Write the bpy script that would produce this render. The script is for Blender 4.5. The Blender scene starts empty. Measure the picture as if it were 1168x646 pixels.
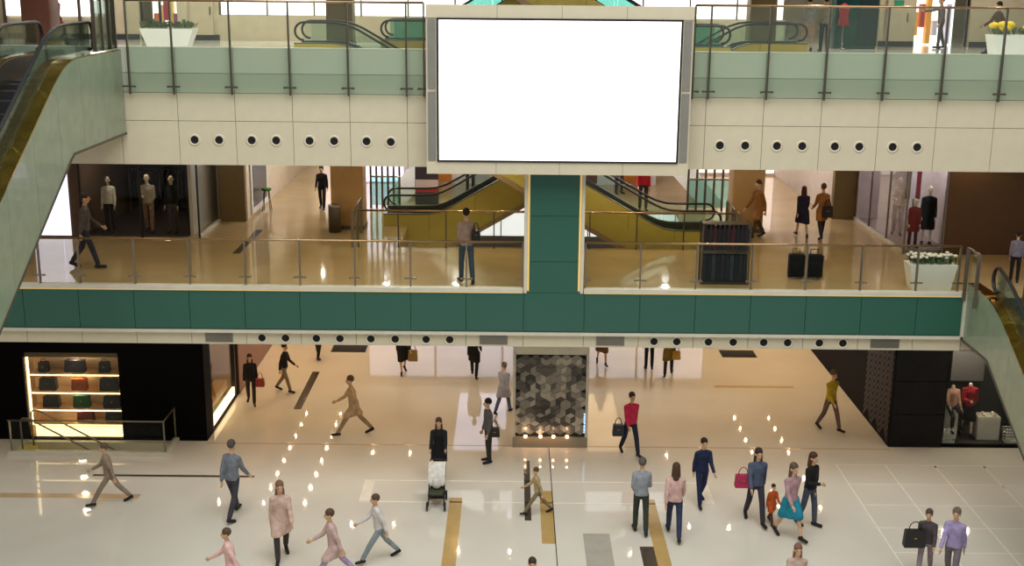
import bpy, bmesh, math, random
from mathutils import Vector, Matrix
random.seed(7)
R = math.radians
col = bpy.context.scene.collection
sc = bpy.context.scene

# ------------------------------------------------------------------ camera
FPX, PITCH, ROLL = 1387.0, R(14.09), R(0.53)
CAM = Vector((0, 0, 13.4))
fw = Vector((0, math.cos(PITCH), -math.sin(PITCH)))
r0 = Vector((1, 0, 0)); u0 = r0.cross(fw)
rt = r0*math.cos(ROLL) + u0*math.sin(ROLL); up = u0*math.cos(ROLL) - r0*math.sin(ROLL)
cd = bpy.data.cameras.new('camera'); cam = bpy.data.objects.new('camera', cd); col.objects.link(cam)
cd.sensor_width = 36; cd.lens = FPX/1168*36; cd.clip_end = 300
m = Matrix((rt, up, -fw)).transposed().to_4x4(); m.translation = CAM; cam.matrix_world = m
sc.camera = cam

def ray(x, y): return fw*FPX + rt*(x-584) - up*(y-323)
def at_z(x, y, z): d = ray(x, y); return CAM + d*((z-CAM.z)/d.z)
def at_y(x, y, Y): d = ray(x, y); return CAM + d*(Y/d.y)

# ------------------------------------------------------------------ world, exposure
w = bpy.data.worlds.new('World'); sc.world = w; w.use_nodes = True
bg = w.node_tree.nodes['Background']
bg.inputs[0].default_value = (0.93, 0.97, 1.0, 1); bg.inputs[1].default_value = 0.36
sc.view_settings.view_transform = 'Standard'; sc.view_settings.look = 'None'
sc.view_settings.exposure = 0.0; sc.view_settings.gamma = 1.0; sc.view_settings.use_curve_mapping = False
sc.cycles.max_bounces = 7; sc.cycles.transparent_max_bounces = 24
sc.cycles.caustics_reflective = False; sc.cycles.caustics_refractive = False
sc.cycles.sample_clamp_indirect = 6

def lamp(loc, power, color=(1, .78, .52), radius=.06, spot=None, name='overhead_light'):
    ld = bpy.data.lights.new(name, 'SPOT' if spot else 'POINT')
    ld.energy = power; ld.color = color; ld.shadow_soft_size = radius
    if spot: ld.spot_size = R(spot); ld.spot_blend = .6
    o = bpy.data.objects.new(name, ld); col.objects.link(o); o.location = loc
    return o
def area(loc, sx, sy, power, color=(1, 1, 1), rot=(0, 0, 0), name='area_light'):
    ld = bpy.data.lights.new(name, 'AREA'); ld.shape = 'RECTANGLE'; ld.size = sx; ld.size_y = sy
    ld.energy = power; ld.color = color
    o = bpy.data.objects.new(name, ld); col.objects.link(o); o.location = loc; o.rotation_euler = rot
    return o

# daylight falling through the atrium roof
area((1.0, 12, 30), 30, 26, 9400, (1.0, .99, .97), name='skylight')

# ------------------------------------------------------------------ helpers
def lin(h):
    h = h.lstrip('#'); c = [int(h[i:i+2], 16)/255 for i in (0, 2, 4)]
    return tuple(v/12.92 if v <= .04045 else ((v+.055)/1.055)**2.4 for v in c) + (1,)
MATS = {}
def mat(name, hexc, rough=.5, metal=0.0, var=.06, scale=3.0, bump=0.0, spec=.5, emit=None, est=0.0, coat=0.0):
    if name in MATS: return MATS[name]
    m = bpy.data.materials.new(name); m.use_nodes = True; nt = m.node_tree; b = nt.nodes['Principled BSDF']
    c = lin(hexc)
    tc = nt.nodes.new('ShaderNodeTexCoord'); nz = nt.nodes.new('ShaderNodeTexNoise'); nz.inputs['Scale'].default_value = scale
    nz.inputs['Detail'].default_value = 3
    nt.links.new(tc.outputs['Object'], nz.inputs['Vector'])
    rp = nt.nodes.new('ShaderNodeValToRGB')
    rp.color_ramp.elements[0].position = .3; rp.color_ramp.elements[1].position = .7
    rp.color_ramp.elements[0].color = tuple(v*(1-var) for v in c[:3]) + (1,)
    rp.color_ramp.elements[1].color = tuple(min(1, v*(1+var)) for v in c[:3]) + (1,)
    nt.links.new(nz.outputs[0], rp.inputs[0]); nt.links.new(rp.outputs[0], b.inputs['Base Color'])
    b.inputs['Roughness'].default_value = rough; b.inputs['Metallic'].default_value = metal
    b.inputs['Specular IOR Level'].default_value = spec; b.inputs['Coat Weight'].default_value = coat
    if bump:
        bp = nt.nodes.new('ShaderNodeBump'); bp.inputs['Strength'].default_value = bump; bp.inputs['Distance'].default_value = .01
        nt.links.new(nz.outputs[0], bp.inputs['Height']); nt.links.new(bp.outputs[0], b.inputs['Normal'])
    if emit:
        b.inputs['Emission Color'].default_value = lin(emit); b.inputs['Emission Strength'].default_value = est
    MATS[name] = m; return m
def glass(name, tint, refl=1.0, rough=.02, milk=0.0, milkc='#dfe8e0'):
    if name in MATS: return MATS[name]
    m = bpy.data.materials.new(name); m.use_nodes = True; nt = m.node_tree; nt.nodes.clear()
    out = nt.nodes.new('ShaderNodeOutputMaterial'); mx = nt.nodes.new('ShaderNodeMixShader')
    t = nt.nodes.new('ShaderNodeBsdfTransparent'); t.inputs[0].default_value = lin(tint)
    g = nt.nodes.new('ShaderNodeBsdfGlossy'); g.inputs['Roughness'].default_value = rough
    fr = nt.nodes.new('ShaderNodeFresnel'); fr.inputs[0].default_value = 1.45
    ml = nt.nodes.new('ShaderNodeMath'); ml.operation = 'MULTIPLY'; ml.inputs[1].default_value = refl
    nt.links.new(fr.outputs[0], ml.inputs[0]); nt.links.new(ml.outputs[0], mx.inputs[0])
    base = t
    if milk:
        d = nt.nodes.new('ShaderNodeBsdfDiffuse'); d.inputs[0].default_value = lin(milkc)
        m2 = nt.nodes.new('ShaderNodeMixShader'); m2.inputs[0].default_value = milk
        nt.links.new(t.outputs[0], m2.inputs[1]); nt.links.new(d.outputs[0], m2.inputs[2]); base = m2
    nt.links.new(base.outputs[0], mx.inputs[1]); nt.links.new(g.outputs[0], mx.inputs[2])
    nt.links.new(mx.outputs[0], out.inputs[0])
    MATS[name] = m; return m
def emis(name, hexc, st):
    return mat(name, hexc, .6, var=0, emit=hexc, est=st)

class MB:
    def __init__(s): s.v = []; s.f = []; s.mi = []; s.cur = 0; s.sm = []
    def add(s, vs, fs, smooth=False):
        o = len(s.v); s.v += [tuple(v) for v in vs]
        for f in fs: s.f.append([i+o for i in f]); s.mi.append(s.cur); s.sm.append(smooth)
        return s
    def m(s, i): s.cur = i; return s
    def box(s, x0, x1, y0, y1, z0, z1):
        vs = [(x, y, z) for x in (x0, x1) for y in (y0, y1) for z in (z0, z1)]
        return s.add(vs, [(0, 1, 3, 2), (4, 6, 7, 5), (0, 4, 5, 1), (2, 3, 7, 6), (0, 2, 6, 4), (1, 5, 7, 3)])
    def bev(s, x0, x1, y0, y1, z0, z1, b):
        bm = bmesh.new(); bmesh.ops.create_cube(bm, size=1)
        for v in bm.verts: v.co = Vector(((x0+x1)/2+v.co.x*(x1-x0), (y0+y1)/2+v.co.y*(y1-y0), (z0+z1)/2+v.co.z*(z1-z0)))
        bmesh.ops.bevel(bm, geom=bm.edges[:], offset=b, segments=2, affect='EDGES', profile=.5)
        bm.verts.index_update(); s.add([v.co for v in bm.verts], [[v.index for v in f.verts] for f in bm.faces], True); bm.free(); return s
    def prism(s, poly, axis, a, b):
        # poly: 2D points; axis 'y': poly=(x,z) extruded in y; 'x': (y,z); 'z': (x,y)
        n = len(poly)
        def mk(p, t): return {'y': (p[0], t, p[1]), 'x': (t, p[0], p[1]), 'z': (p[0], p[1], t)}[axis]
        vs = [mk(p, a) for p in poly] + [mk(p, b) for p in poly]
        fs = [list(range(n)), list(range(2*n-1, n-1, -1))] + [(i, i+n, (i+1) % n+n, (i+1) % n) for i in range(n)]
        return s.add(vs, fs)
    def strip(s, lo, hi, axis, a, b):
        # closed solid between polylines lo and hi (same length, (u,z)), extruded along axis from a to b
        def mk(p, t): return {'y': (p[0], t, p[1]), 'x': (t, p[0], p[1])}[axis]
        n = len(lo); vs = []
        for t in (a, b): vs += [mk(p, t) for p in lo] + [mk(p, t) for p in hi]
        fs = []
        for i in range(n-1):
            fs += [(i, i+1, n+i+1, n+i), (2*n+i, 3*n+i, 3*n+i+1, 2*n+i+1),
                   (i, 2*n+i, 2*n+i+1, i+1), (n+i, n+i+1, 3*n+i+1, 3*n+i)]
        fs += [(0, n, 3*n, 2*n), (n-1, 3*n-1, 4*n-1, 2*n-1)]
        return s.add(vs, fs)
    def tube(s, pts, r, n=8, ry=None):
        pts = [Vector(p) for p in pts]; rings = []
        prev = None
        for i, p in enumerate(pts):
            d = (pts[min(i+1, len(pts)-1)] - pts[max(i-1, 0)]).normalized()
            ref = Vector((0, 0, 1)) if abs(d.z) < .95 else Vector((0, 1, 0))
            a = d.cross(ref).normalized() if prev is None else (prev - d*prev.dot(d)).normalized()
            prev = a; b = a.cross(d)
            rings.append([p + a*math.cos(2*math.pi*k/n)*r + b*math.sin(2*math.pi*k/n)*(ry or r) for k in range(n)])
        vs = [v for rg in rings for v in rg]; fs = []
        for i in range(len(rings)-1):
            for k in range(n): fs.append((i*n+k, i*n+(k+1) % n, (i+1)*n+(k+1) % n, (i+1)*n+k))
        s.add(vs, fs, True)
        return s.add(rings[0] + rings[-1], [list(range(n-1, -1, -1)), list(range(n, 2*n))])
    def lathe(s, prof, c=(0, 0, 0), axis='z', n=20, sq=1.0):
        vs = []; fs = []; k = len(prof)
        for i in range(n):
            a = 2*math.pi*i/n
            for (r, h) in prof:
                x, y = r*math.cos(a), r*math.sin(a)*sq
                vs.append((c[0]+x, c[1]+y, c[2]+h) if axis == 'z' else (c[0]+x, c[1]-h, c[2]+y))
        for i in range(n):
            j = (i+1) % n
            for q in range(k-1): fs.append((i*k+q, j*k+q, j*k+q+1, i*k+q+1))
        return s.add(vs, fs, True)
    def ball(s, c, rx, ry=None, rz=None, seg=8):
        ry = ry or rx; rz = rz or rx
        pr = [(math.sin(math.pi*i/6), -math.cos(math.pi*i/6)) for i in range(7)]
        vs = []; fs = []
        for i in range(seg):
            a = 2*math.pi*i/seg
            for r, h in pr: vs.append((c[0]+r*rx*math.cos(a), c[1]+r*ry*math.sin(a), c[2]+h*rz))
        for i in range(seg):
            j = (i+1) % seg
            for q in range(6): fs.append((i*7+q, j*7+q, j*7+q+1, i*7+q+1))
        return s.add(vs, fs, True)
    def mesh(s, name, mats):
        me = bpy.data.meshes.new(name); me.from_pydata(s.v, [], s.f)
        for mm in (mats if isinstance(mats, (list, tuple)) else [mats]): me.materials.append(mm)
        me.polygons.foreach_set('material_index', s.mi); me.polygons.foreach_set('use_smooth', s.sm)
        bm = bmesh.new(); bm.from_mesh(me); bmesh.ops.remove_doubles(bm, verts=bm.verts, dist=1e-5) if any(s.sm) else None
        bmesh.ops.recalc_face_normals(bm, faces=bm.faces); bm.to_mesh(me); bm.free(); me.update()
        return me
    def build(s, name, mats, parent=None, loc=None, rot=None):
        return link(name, s.mesh(name, mats), parent, loc, rot)
def link(name, me, parent=None, loc=None, rot=None):
    o = bpy.data.objects.new(name, me); col.objects.link(o)
    if parent is not None: o.parent = parent
    if loc is not None: o.location = loc
    if rot is not None: o.rotation_euler = rot
    return o
def thing(name, label, cat, loc=(0, 0, 0), rz=0.0, group=None):
    o = link(name, None, None, loc, (0, 0, rz)); return tag(o, label, cat, group)
def tag(o, label, cat, group=None):
    o['label'] = label; o['category'] = cat
    if group: o['group'] = group
    return o
def struct(o): o['kind'] = 'structure'; return o
def boxo(name, x0, x1, y0, y1, z0, z1, mt, parent=None):
    return MB().box(x0, x1, y0, y1, z0, z1).build(name, mt, parent)

# ------------------------------------------------------------------ materials
M = {}
M['cream'] = mat('cream_panel', '#d2c8ad', .55, var=.03)
M['cream_dark'] = mat('cream_shadow_gap', '#8f8a78', .7)
M['ledge'] = mat('ledge_paint', '#cfc9b6', .45)
M['upstand'] = mat('upstand_paint', '#d9dccb', .4, var=.02)
M['band'] = mat('lower_upstand', '#c2c6b3', .5, var=.02)
M['black'] = mat('black_rubber', '#0b0b0c', .45)
M['bore'] = mat('nozzle_bore', '#050505', .8)
M['white_ring'] = mat('nozzle_ring', '#d9d0b8', .5)
M['grille'] = mat('grille_metal', '#8e8b82', .5, .3)
M['steel'] = mat('brushed_steel', '#8d8375', .32, .9)
M['bronze'] = mat('bronze_post', '#5d5348', .4, .6)
M['rail_top'] = mat('brass_rail', '#a58a68', .25, .9)
M['led'] = emis('warm_led', '#e8c070', .45)
M['screen'] = emis('screen_white', '#ffffff', 1.6)
M['olive'] = mat('olive_cladding', '#ab9c4a', .45, var=.06)
M['olive_wall'] = mat('olive_wall', '#6f5a34', .6)
M['tan_wall'] = mat('tan_wall', '#a5814f', .6)
M['brown_wall'] = mat('brown_wall', '#5a3f20', .55)
M['pale_wall'] = mat('pale_wall', '#cfc3bb', .6)
M['beige_wall'] = mat('beige_wall', '#cbbfa6', .6)
M['shop_black'] = mat('black_shopfront', '#050404', .6, spec=.06)
M['shop_dark'] = mat('dark_interior', '#1a1512', .6)
M['white'] = mat('white_paint', '#e6e6e2', .4, var=.02)
M['escal_green'] = mat('escalator_green_panel', '#84917a', .3, var=.1, coat=.3)
M['gold'] = mat('gold_deck', '#b8913c', .14, 1.0, var=.25)
M['grey_deck'] = mat('grey_deck', '#5c564c', .35, .7)
M['tread'] = mat('step_tread', '#3a3a3a', .5, .5)
M['truss'] = mat('truss_edge', '#8d7658', .5)
M['g_up'] = glass('glass_upper', '#f5f9f4', .35, milk=.04, milkc='#c2d0c0')
M['g_mid'] = glass('glass_mid', '#f8faf4', .2)
M['g_teal'] = glass('glass_teal', '#cdeae6', .6, milk=.04, milkc='#5fb0ab')
M['g_esc'] = glass('glass_escalator', '#dfeae2', .8, milk=.05, milkc='#9fb8a4')
M['g_pale'] = glass('glass_pale', '#eff6f4', .4, milk=.01, milkc='#8fc4c0')
M['g_clear'] = glass('glass_clear', '#f8faf8', .3)

def floor_mat(name, c1, c2, rough, sc_=.6, spec=.5):
    m = mat(name, c1, rough, var=.0, spec=spec); nt = m.node_tree; b = nt.nodes['Principled BSDF']
    rp = [n for n in nt.nodes if n.type == 'VALTORGB'][0]
    rp.color_ramp.elements[0].color = lin(c1); rp.color_ramp.elements[1].color = lin(c2)
    nz = [n for n in nt.nodes if n.type == 'TEX_NOISE'][0]; nz.inputs['Scale'].default_value = sc_
    return m
M['floor'] = floor_mat('polished_floor', '#d3cec0', '#dbd7ca', .04, .5, .7)
M['floor_mid'] = floor_mat('tan_granite', '#ae956a', '#bba278', .07, .8, .8)
M['floor_up'] = floor_mat('white_granite', '#d9d6cc', '#e3e0d8', .1, .8, .7)
M['ceil'] = mat('ceiling_paint', '#cfc4ae', .8)

def perforated():
    m = bpy.data.materials.new('green_perforated'); m.use_nodes = True; nt = m.node_tree; b = nt.nodes['Principled BSDF']
    tc = nt.nodes.new('ShaderNodeTexCoord'); mp = nt.nodes.new('ShaderNodeMapping')
    nt.links.new(tc.outputs['Object'], mp.inputs[0]); mp.inputs['Scale'].default_value = (18, 18, 18)
    sx = nt.nodes.new('ShaderNodeSeparateXYZ'); nt.links.new(mp.outputs[0], sx.inputs[0])
    def wave(o):
        f = nt.nodes.new('ShaderNodeMath'); f.operation = 'FRACT'; nt.links.new(o, f.inputs[0])
        s = nt.nodes.new('ShaderNodeMath'); s.operation = 'SUBTRACT'; nt.links.new(f.outputs[0], s.inputs[0]); s.inputs[1].default_value = .5
        p = nt.nodes.new('ShaderNodeMath'); p.operation = 'POWER'; nt.links.new(s.outputs[0], p.inputs[0]); p.inputs[1].default_value = 2
        return p.outputs[0]
    a = nt.nodes.new('ShaderNodeMath'); a.operation = 'ADD'; nt.links.new(wave(sx.outputs[0]), a.inputs[0]); nt.links.new(wave(sx.outputs[2]), a.inputs[1])
    l = nt.nodes.new('ShaderNodeMath'); l.operation = 'LESS_THAN'; nt.links.new(a.outputs[0], l.inputs[0]); l.inputs[1].default_value = .07
    mx = nt.nodes.new('ShaderNodeMix'); mx.data_type = 'RGBA'; nt.links.new(l.outputs[0], mx.inputs[0])
    mx.inputs[6].default_value = lin('#2f6353'); mx.inputs[7].default_value = lin('#153a30')
    nt.links.new(mx.outputs[2], b.inputs['Base Color']); b.inputs['Roughness'].default_value = .3
    return m
M['green'] = perforated()

XC = 1.1            # the hall is symmetric about this line
YF = 30.2           # front of the galleries
Z1, Z2 = 5.55, 11.1 # gallery floors
MOD = 1.42

# ------------------------------------------------------------------ ground floor
fl = struct(link('floor', MB().box(-26, -14.3, 10, 60, -.5, 0).box(-14.3, -9.95, 10, 32.72, -.5, 0).box(-14.3, -9.95, 33.62, 60, -.5, 0)
     .box(-9.95, 28, 10, 60, -.5, 0).mesh('floor', M['floor'])))
M['inlay_dark'] = mat('inlay_dark', '#4a4038', .15); M['inlay_tan'] = mat('inlay_tan', '#b89a60', .15)
M['inlay_grey'] = mat('inlay_grey', '#a9a69a', .15); M['inlay_white'] = mat('inlay_white', '#ece6d6', .15)
M['inlay_beige'] = mat('inlay_beige', '#c2a984', .15)
def inlay(x0, x1, y0, y1, mt): boxo('inlay_strip', x0, x1, y0, y1, -.02, .003, M[mt], fl)
for a in [(-1.6, -1.26, 24, 29.9, 'inlay_tan'), (3.5, 3.83, 24, 29.9, 'inlay_tan'), (.79, 1.13, 27.25, 30.4, 'inlay_tan'),
          (.38, .55, 28.55, 32.5, 'inlay_dark'), (1.82, 2.48, 24, 27.83, 'inlay_grey'), (3.16, 3.5, 24, 27.14, 'inlay_dark'),
          (-11.5, -7.05, 31.12, 31.25, 'inlay_dark'), (-20, -9.8, 29.65, 29.95, 'inlay_beige'), (12, 18, 32.26, 32.4, 'inlay_dark'),
          (13.27, 18, 30.85, 31.05, 'inlay_beige'), (-6.93, -6.68, 36.6, 40.4, 'inlay_dark'), (6.9, 9.6, 39.1, 39.3, 'inlay_beige'),
          (1.115, 1.14, 20, 33.5, 'inlay_dark'), (-3.98, -3.7, 29.65, 31.0, 'inlay_white'), (-3.98, 4.6, 29.6, 29.66, 'inlay_white'),
          (-3.98, 5.1, 31.0, 31.05, 'inlay_white'), (5.1, 5.4, 29.66, 31.05, 'inlay_white'), (-8.98, 11.2, 33.6, 33.66, 'inlay_beige')]:
    inlay(*a)
# large square tiles with pale joints at the right of the hall
boxo('tile_joint_bed', 9.28, 18, 24, 32.45, -.02, .001, M['inlay_white'], fl)
tm = MB().box(0, 1.36, 0, 1.33, -.01, .004).mesh('tile', M['floor'])
for i in range(6):
    for j in range(6):
        link('tile', tm, fl, (9.32+i*1.4, 32.41-1.33-j*1.37, 0))

# ------------------------------------------------------------------ gallery slabs, ceilings, far walls
s1 = MB().box(-26, 28, YF+.05, 35.62, 4.5, Z1).box(-26, -3.4, 35.62, 60, 4.5, Z1).box(5.6, 28, 35.62, 60, 4.5, Z1).box(-3.4, 5.6, 41.2, 60, 4.5, Z1)
struct(s1.build('floor_gallery_middle', M['floor_mid']))
c1 = MB().box(-26, 28, YF+.05, 35.6, 4.12, 4.48).box(-26, -3.4, 35.6, 60, 4.12, 4.48).box(5.6, 28, 35.6, 60, 4.12, 4.48).box(-3.4, 5.6, 41.2, 60, 4.12, 4.48)
struct(c1.build('ceiling_ground', M['ceil']))
VX0, VX1 = -7.4, 9.6
s2 = MB().box(-26, 28, YF+.05, 35.8, 10, Z2).box(-26, VX0, 35.8, 60, 10, Z2).box(VX1, 28, 35.8, 60, 10, Z2).box(VX0, VX1, 41.2, 60, 10, Z2)
struct(s2.build('floor_gallery_upper', M['floor_up']))
c2 = MB().box(-26, 28, YF+.05, 35.8, 8.79, 9.98).box(-26, VX0, 35.8, 60, 8.79, 9.98).box(VX1, 28, 35.8, 60, 8.79, 9.98).box(VX0, VX1, 41.2, 60, 8.79, 9.98)
struct(c2.build('ceiling_middle', M['ceil']))
struct(boxo('ceiling_upper', -26, 28, YF, 60, 16.7, 17, M['ceil']))
struct(boxo('wall_far', -26, 28, 60, 60.3, 0, 17, M['beige_wall']))
struct(boxo('wall_left', -26.3, -26, 10, 60, 0, 17, M['beige_wall']))
struct(boxo('wall_right', 28, 28.3, 10, 60, 0, 17, M['beige_wall']))

# ------------------------------------------------------------------ fascias
def nozzle(parent, x, z, y):
    MB().m(0).lathe([(.15, 0), (.15, .01), (.125, .018), (.1, .016), (.095, -.02)], axis='y', n=20).m(1).lathe([(.097, .014), (.06, .004), (0, .0)], axis='y', n=20) \
        .build('air_nozzle', [M['white_ring'], M['bore']], parent, (x, y, z))
def fascia_row(parent, xs, y, z0, z1, mt, holes=(), name='panel'):
    g = .012; cache = {}
    for a, b in zip(xs[:-1], xs[1:]):
        k = round(b-a, 3)
        if k not in cache: cache[k] = MB().box(g/2, b-a-g/2, 0, .05, g/2, z1-z0-g/2).mesh(name, mt)
        p = link(name, cache[k], parent, (a, y, z0))
        for hx, hz in holes:
            if a < hx < b: nozzle(p, hx-a, hz-z0, 0)
holes_up = [(-7.93, 9.42), (-7.32, 9.42), (-6.51, 9.42), (-5.9, 9.42), (-5.07, 9.42), (-4.46, 9.42), (-3.65, 9.42), (-3.05, 9.41),
            (5.14, 9.4), (5.77, 9.4), (6.56, 9.4), (7.19, 9.4), (8.0, 9.4), (8.61, 9.4), (9.44, 9.4), (10.05, 9.4)]
xs_l = [-2.63-MOD*i for i in range(12, -1, -1)] + [-1.0]; xs_r = [3.3] + [4.75+1.43*i for i in range(11)]
wu = struct(boxo('wall_upper_fascia', -19.7, 20, YF+.045, YF+.05, 8.79, 11.67, M['cream_dark']))
for xs in (xs_l, xs_r):
    fascia_row(wu, xs, YF, 8.79, 9.89, M['cream'], holes_up)
    fascia_row(wu, xs, YF, 9.89, 10.58, M['cream'])
    fascia_row(wu, xs, YF+.0, 10.58, 11.06, M['band'])
    fascia_row(wu, xs, YF-.0, 11.06, 11.67, M['upstand'])
boxo('coping', -19.7, 20, YF, YF+.22, 11.66, 11.69, M['upstand'], wu)
boxo('back_face', -19.7, 20, YF+.06, YF+.2, 11.1, 11.66, M['upstand'], wu)

holes_lo = [(-6.46, 4.3), (-5.85, 4.3), (-5.05, 4.3), (-4.44, 4.3), (-3.64, 4.3), (-3.01, 4.3), (-2.21, 4.3), (-1.6, 4.3),
            (3.69, 4.3), (4.28, 4.3), (5.1, 4.3), (5.74, 4.3), (6.53, 4.3), (7.15, 4.3), (7.97, 4.3), (8.58, 4.3)]
wl = struct(boxo('wall_lower_fascia', -19, 11.65, YF+.03, YF+.05, 4.12, 5.62, M['cream_dark']))
xs = [-2.6-MOD*i for i in range(11, -1, -1)] + [-1.18, .3, 1.86] + [3.28+MOD*i for i in range(6)] + [11.62]
fascia_row(wl, xs, YF-.02, 4.12, 4.46, M['cream'], holes_lo)
fascia_row(wl, xs, YF-.08, 4.55, 5.58, M['green'], name='green_panel')
boxo('ledge', -19, 11.62, YF-.14, YF+.06, 4.46, 4.53, M['ledge'], wl)
boxo('ledge', -19, .28, YF-.12, YF+.12, 5.6, 5.7, M['ledge'], wl)
boxo('ledge', 1.84, 11.62, YF-.12, YF+.12, 5.6, 5.7, M['ledge'], wl)
boxo('light_strip', -19, .28, YF-.105, YF-.09, 5.575, 5.595, M['led'], wl)
boxo('light_strip', 1.84, 11.6, YF-.105, YF-.09, 5.575, 5.595, M['led'], wl)
boxo('end_trim', 11.56, 11.66, YF-.14, YF+.1, 4.46, 5.7, M['ledge'], wl)
for a, b in ((-7.93, -7.21), (-.83, -.1), (2.19, 2.92), (9.29, 10.04)):
    gr = boxo('vent_grille', a, b, YF-.035, YF-.02, 4.18, 4.44, M['grille'], wl)
    for k in range(6): boxo('slat', a+.02, b-.02, YF-.045, YF-.035, 4.2+k*.038, 4.215+k*.038, M['steel'], gr)
# back of the slab edge towards the opening
struct(boxo('trim_1', -3.4, 5.6, 35.6, 35.66, 4.1, 5.56, M['tan_wall']))
t2 = struct(boxo('trim_2', -3.4, 5.6, 41.16, 41.22, 3.9, 4.75, mat('grey_edge', '#565a68', .5)))
lbn = thing('added_glow_band', 'added glowing white band along the far edge of the escalator opening', 'light', (1.1, 41.18, 4.75))  # added glow giving the bright patch under the escalator, no real fitting
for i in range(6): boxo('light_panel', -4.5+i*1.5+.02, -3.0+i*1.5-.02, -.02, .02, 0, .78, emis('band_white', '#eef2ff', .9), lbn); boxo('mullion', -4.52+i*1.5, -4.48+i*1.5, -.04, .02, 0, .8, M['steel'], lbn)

# green column between the two railings
gc = thing('green_column', 'tall dark green perforated glass column below the white screen', 'column', (XC-.04, YF-.05, 5.58))
for z0, z1 in ((0, .82), (.83, 2.0), (2.01, 3.3)): boxo('column_panel', -.62, .62, -.02, .02, z0, z1, M['green'], gc)
boxo('core', -.7, .7, .02, .5, 0, 3.2, M['cream_dark'], gc)
for s in (-1, 1):
    boxo('edge_trim', s*.72-.04, s*.72+.04, -.05, .5, 0, 3.2, M['ledge'], gc)
    led = boxo('light_strip', s*.65-.025, s*.65+.025, .0, .02, .05, 3.2, M['led'], gc)

# ------------------------------------------------------------------ the big screen
bs = thing('advertising_screen', 'huge blank white advertising screen in a cream frame', 'screen', (1.085, 29.6, 8.72))
fx, fz = 3.2, 4.05
boxo('frame_top', -fx, fx, 0, .4, 3.75, fz, M['cream'], bs); boxo('frame_bottom', -fx, fx, 0, .4, 0, .3, M['cream'], bs)
for s in (-1, 1):
    boxo('frame_side', s*3.07-.13 if s > 0 else -fx, fx if s > 0 else -3.07+.13, .02, .4, .3, 3.75, M['cream'], bs)
    for z0, z1 in ((.33, 2.0), (2.07, 3.72)):
        g = boxo('speaker_grille', s*3.07-.09, s*3.07+.09, -.005, .03, z0, z1, M['grille'], bs)
boxo('bezel', -2.94, 2.94, -.03, .3, .3, 3.75, M['black'], bs)
boxo('screen', -2.89, 2.89, -.04, -.02, .35, 3.70, M['screen'], bs)
for x in (-1.5, .05, 1.6): 
    boxo('joint', x-.006, x+.006, -.003, .01, 3.75, fz, M['cream_dark'], bs); boxo('joint', x-.006, x+.006, -.003, .01, 0, .3, M['cream_dark'], bs)

# ------------------------------------------------------------------ railings
def railing(name, label, posts, y, zf, z_glass, z_top, gmat, pm, top_mat, clip_z=(), post_bot=None, top_r=.03, ends=True, axis='x', group=None):
    """posts: list of positions along the axis; y the other coordinate"""
    t = thing(name, label, 'railing', ((posts[0]+posts[-1])/2, y, zf) if axis == 'x' else (y, (posts[0]+posts[-1])/2, zf), 0 if axis == 'x' else R(90), group)
    c = (posts[0]+posts[-1])/2
    pb = (post_bot if post_bot is not None else z_glass) - zf
    pmesh = MB().box(-.018, .018, -.03, .06, pb, z_top-zf).mesh('post', pm)
    cmesh = MB().box(-.16, .16, -.035, -.01, -.02, .02).ball((-.13, -.04, 0), .03).ball((.13, -.04, 0), .03).mesh('clip', pm)
    for i, p in enumerate(posts):
        if not ends and i in (0, len(posts)-1): continue
        po = link('post', pmesh, t, (p-c, 0, 0))
        for cz in clip_z: link('clip', cmesh, po, (0, 0, cz-zf))
    for a, b in zip(posts[:-1], posts[1:]):
        boxo('glass_panel', a-c+.012, b-c-.012, -.012, 0, z_glass-zf, z_top-zf-.04, gmat, t)
    MB().tube([(posts[0]-c, .01, z_top-zf), (posts[-1]-c, .01, z_top-zf)], top_r, 8).build('top_rail', top_mat, t)
    return t
pu_l = [-9.42, -8.34, -6.92, -5.49, -4.06, -2.63, -2.2]
pu_r = [4.38, 4.77, 6.2, 7.62, 9.05, 10.48, 11.9, 13.33, 14.76]
railing('glass_railing', 'tall green glass railing of the top gallery left of the screen', pu_l, YF-.12, Z2, 10.6, 12.8, M['g_up'], M['bronze'], M['rail_top'], (10.74,), 10.55)
railing('glass_railing', 'tall green glass railing of the top gallery right of the screen', pu_r, YF-.12, Z2, 10.6, 12.8, M['g_up'], M['bronze'], M['rail_top'], (10.74,), 10.55)
pm_l = [-12.1, -11.08, -9.66, -8.25, -6.83, -5.43, -4.02, -2.6, -1.17, .27]
pm_r = [1.87, 3.28, 4.71, 6.13, 7.52, 8.93, 10.35, 11.42]
railing('glass_railing', 'clear glass railing of the middle gallery left of the green column', pm_l, YF+.03, Z1, 5.7, 6.88, M['g_mid'], M['steel'], M['rail_top'], (5.92,), 5.7)
railing('glass_railing', 'clear glass railing of the middle gallery right of the green column', pm_r, YF+.03, Z1, 5.7, 6.88, M['g_mid'], M['steel'], M['rail_top'], (5.92,), 5.7)
railing('glass_railing', 'short return of glass railing beside the right escalator landing', [29.3, 30.05], 11.55, Z1, 5.7, 6.88, M['g_mid'], M['steel'], M['rail_top'], (), 5.5, axis='y')
railing('glass_railing', 'inner glass railing in front of the crossing escalators', [-4.6, -3.4, -1.98, -.55, .87, 2.3, 3.7, 5.1, 6.6], 35.5, Z1, 5.68, 6.67, M['g_mid'], M['bronze'], M['rail_top'], (), 5.55)
railing('glass_railing', 'end of inner railing by the tan pillar left of the escalators', [35.5, 36.6, 37.6], -4.75, Z1, 5.68, 6.67, M['g_mid'], M['steel'], M['rail_top'], (), 5.55, axis='y')
railing('glass_railing', 'end of inner railing by the tan pillar right of the escalators', [35.5, 36.6, 37.6], 6.75, Z1, 5.68, 6.67, M['g_mid'], M['steel'], M['rail_top'], (), 5.55, axis='y')

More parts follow.
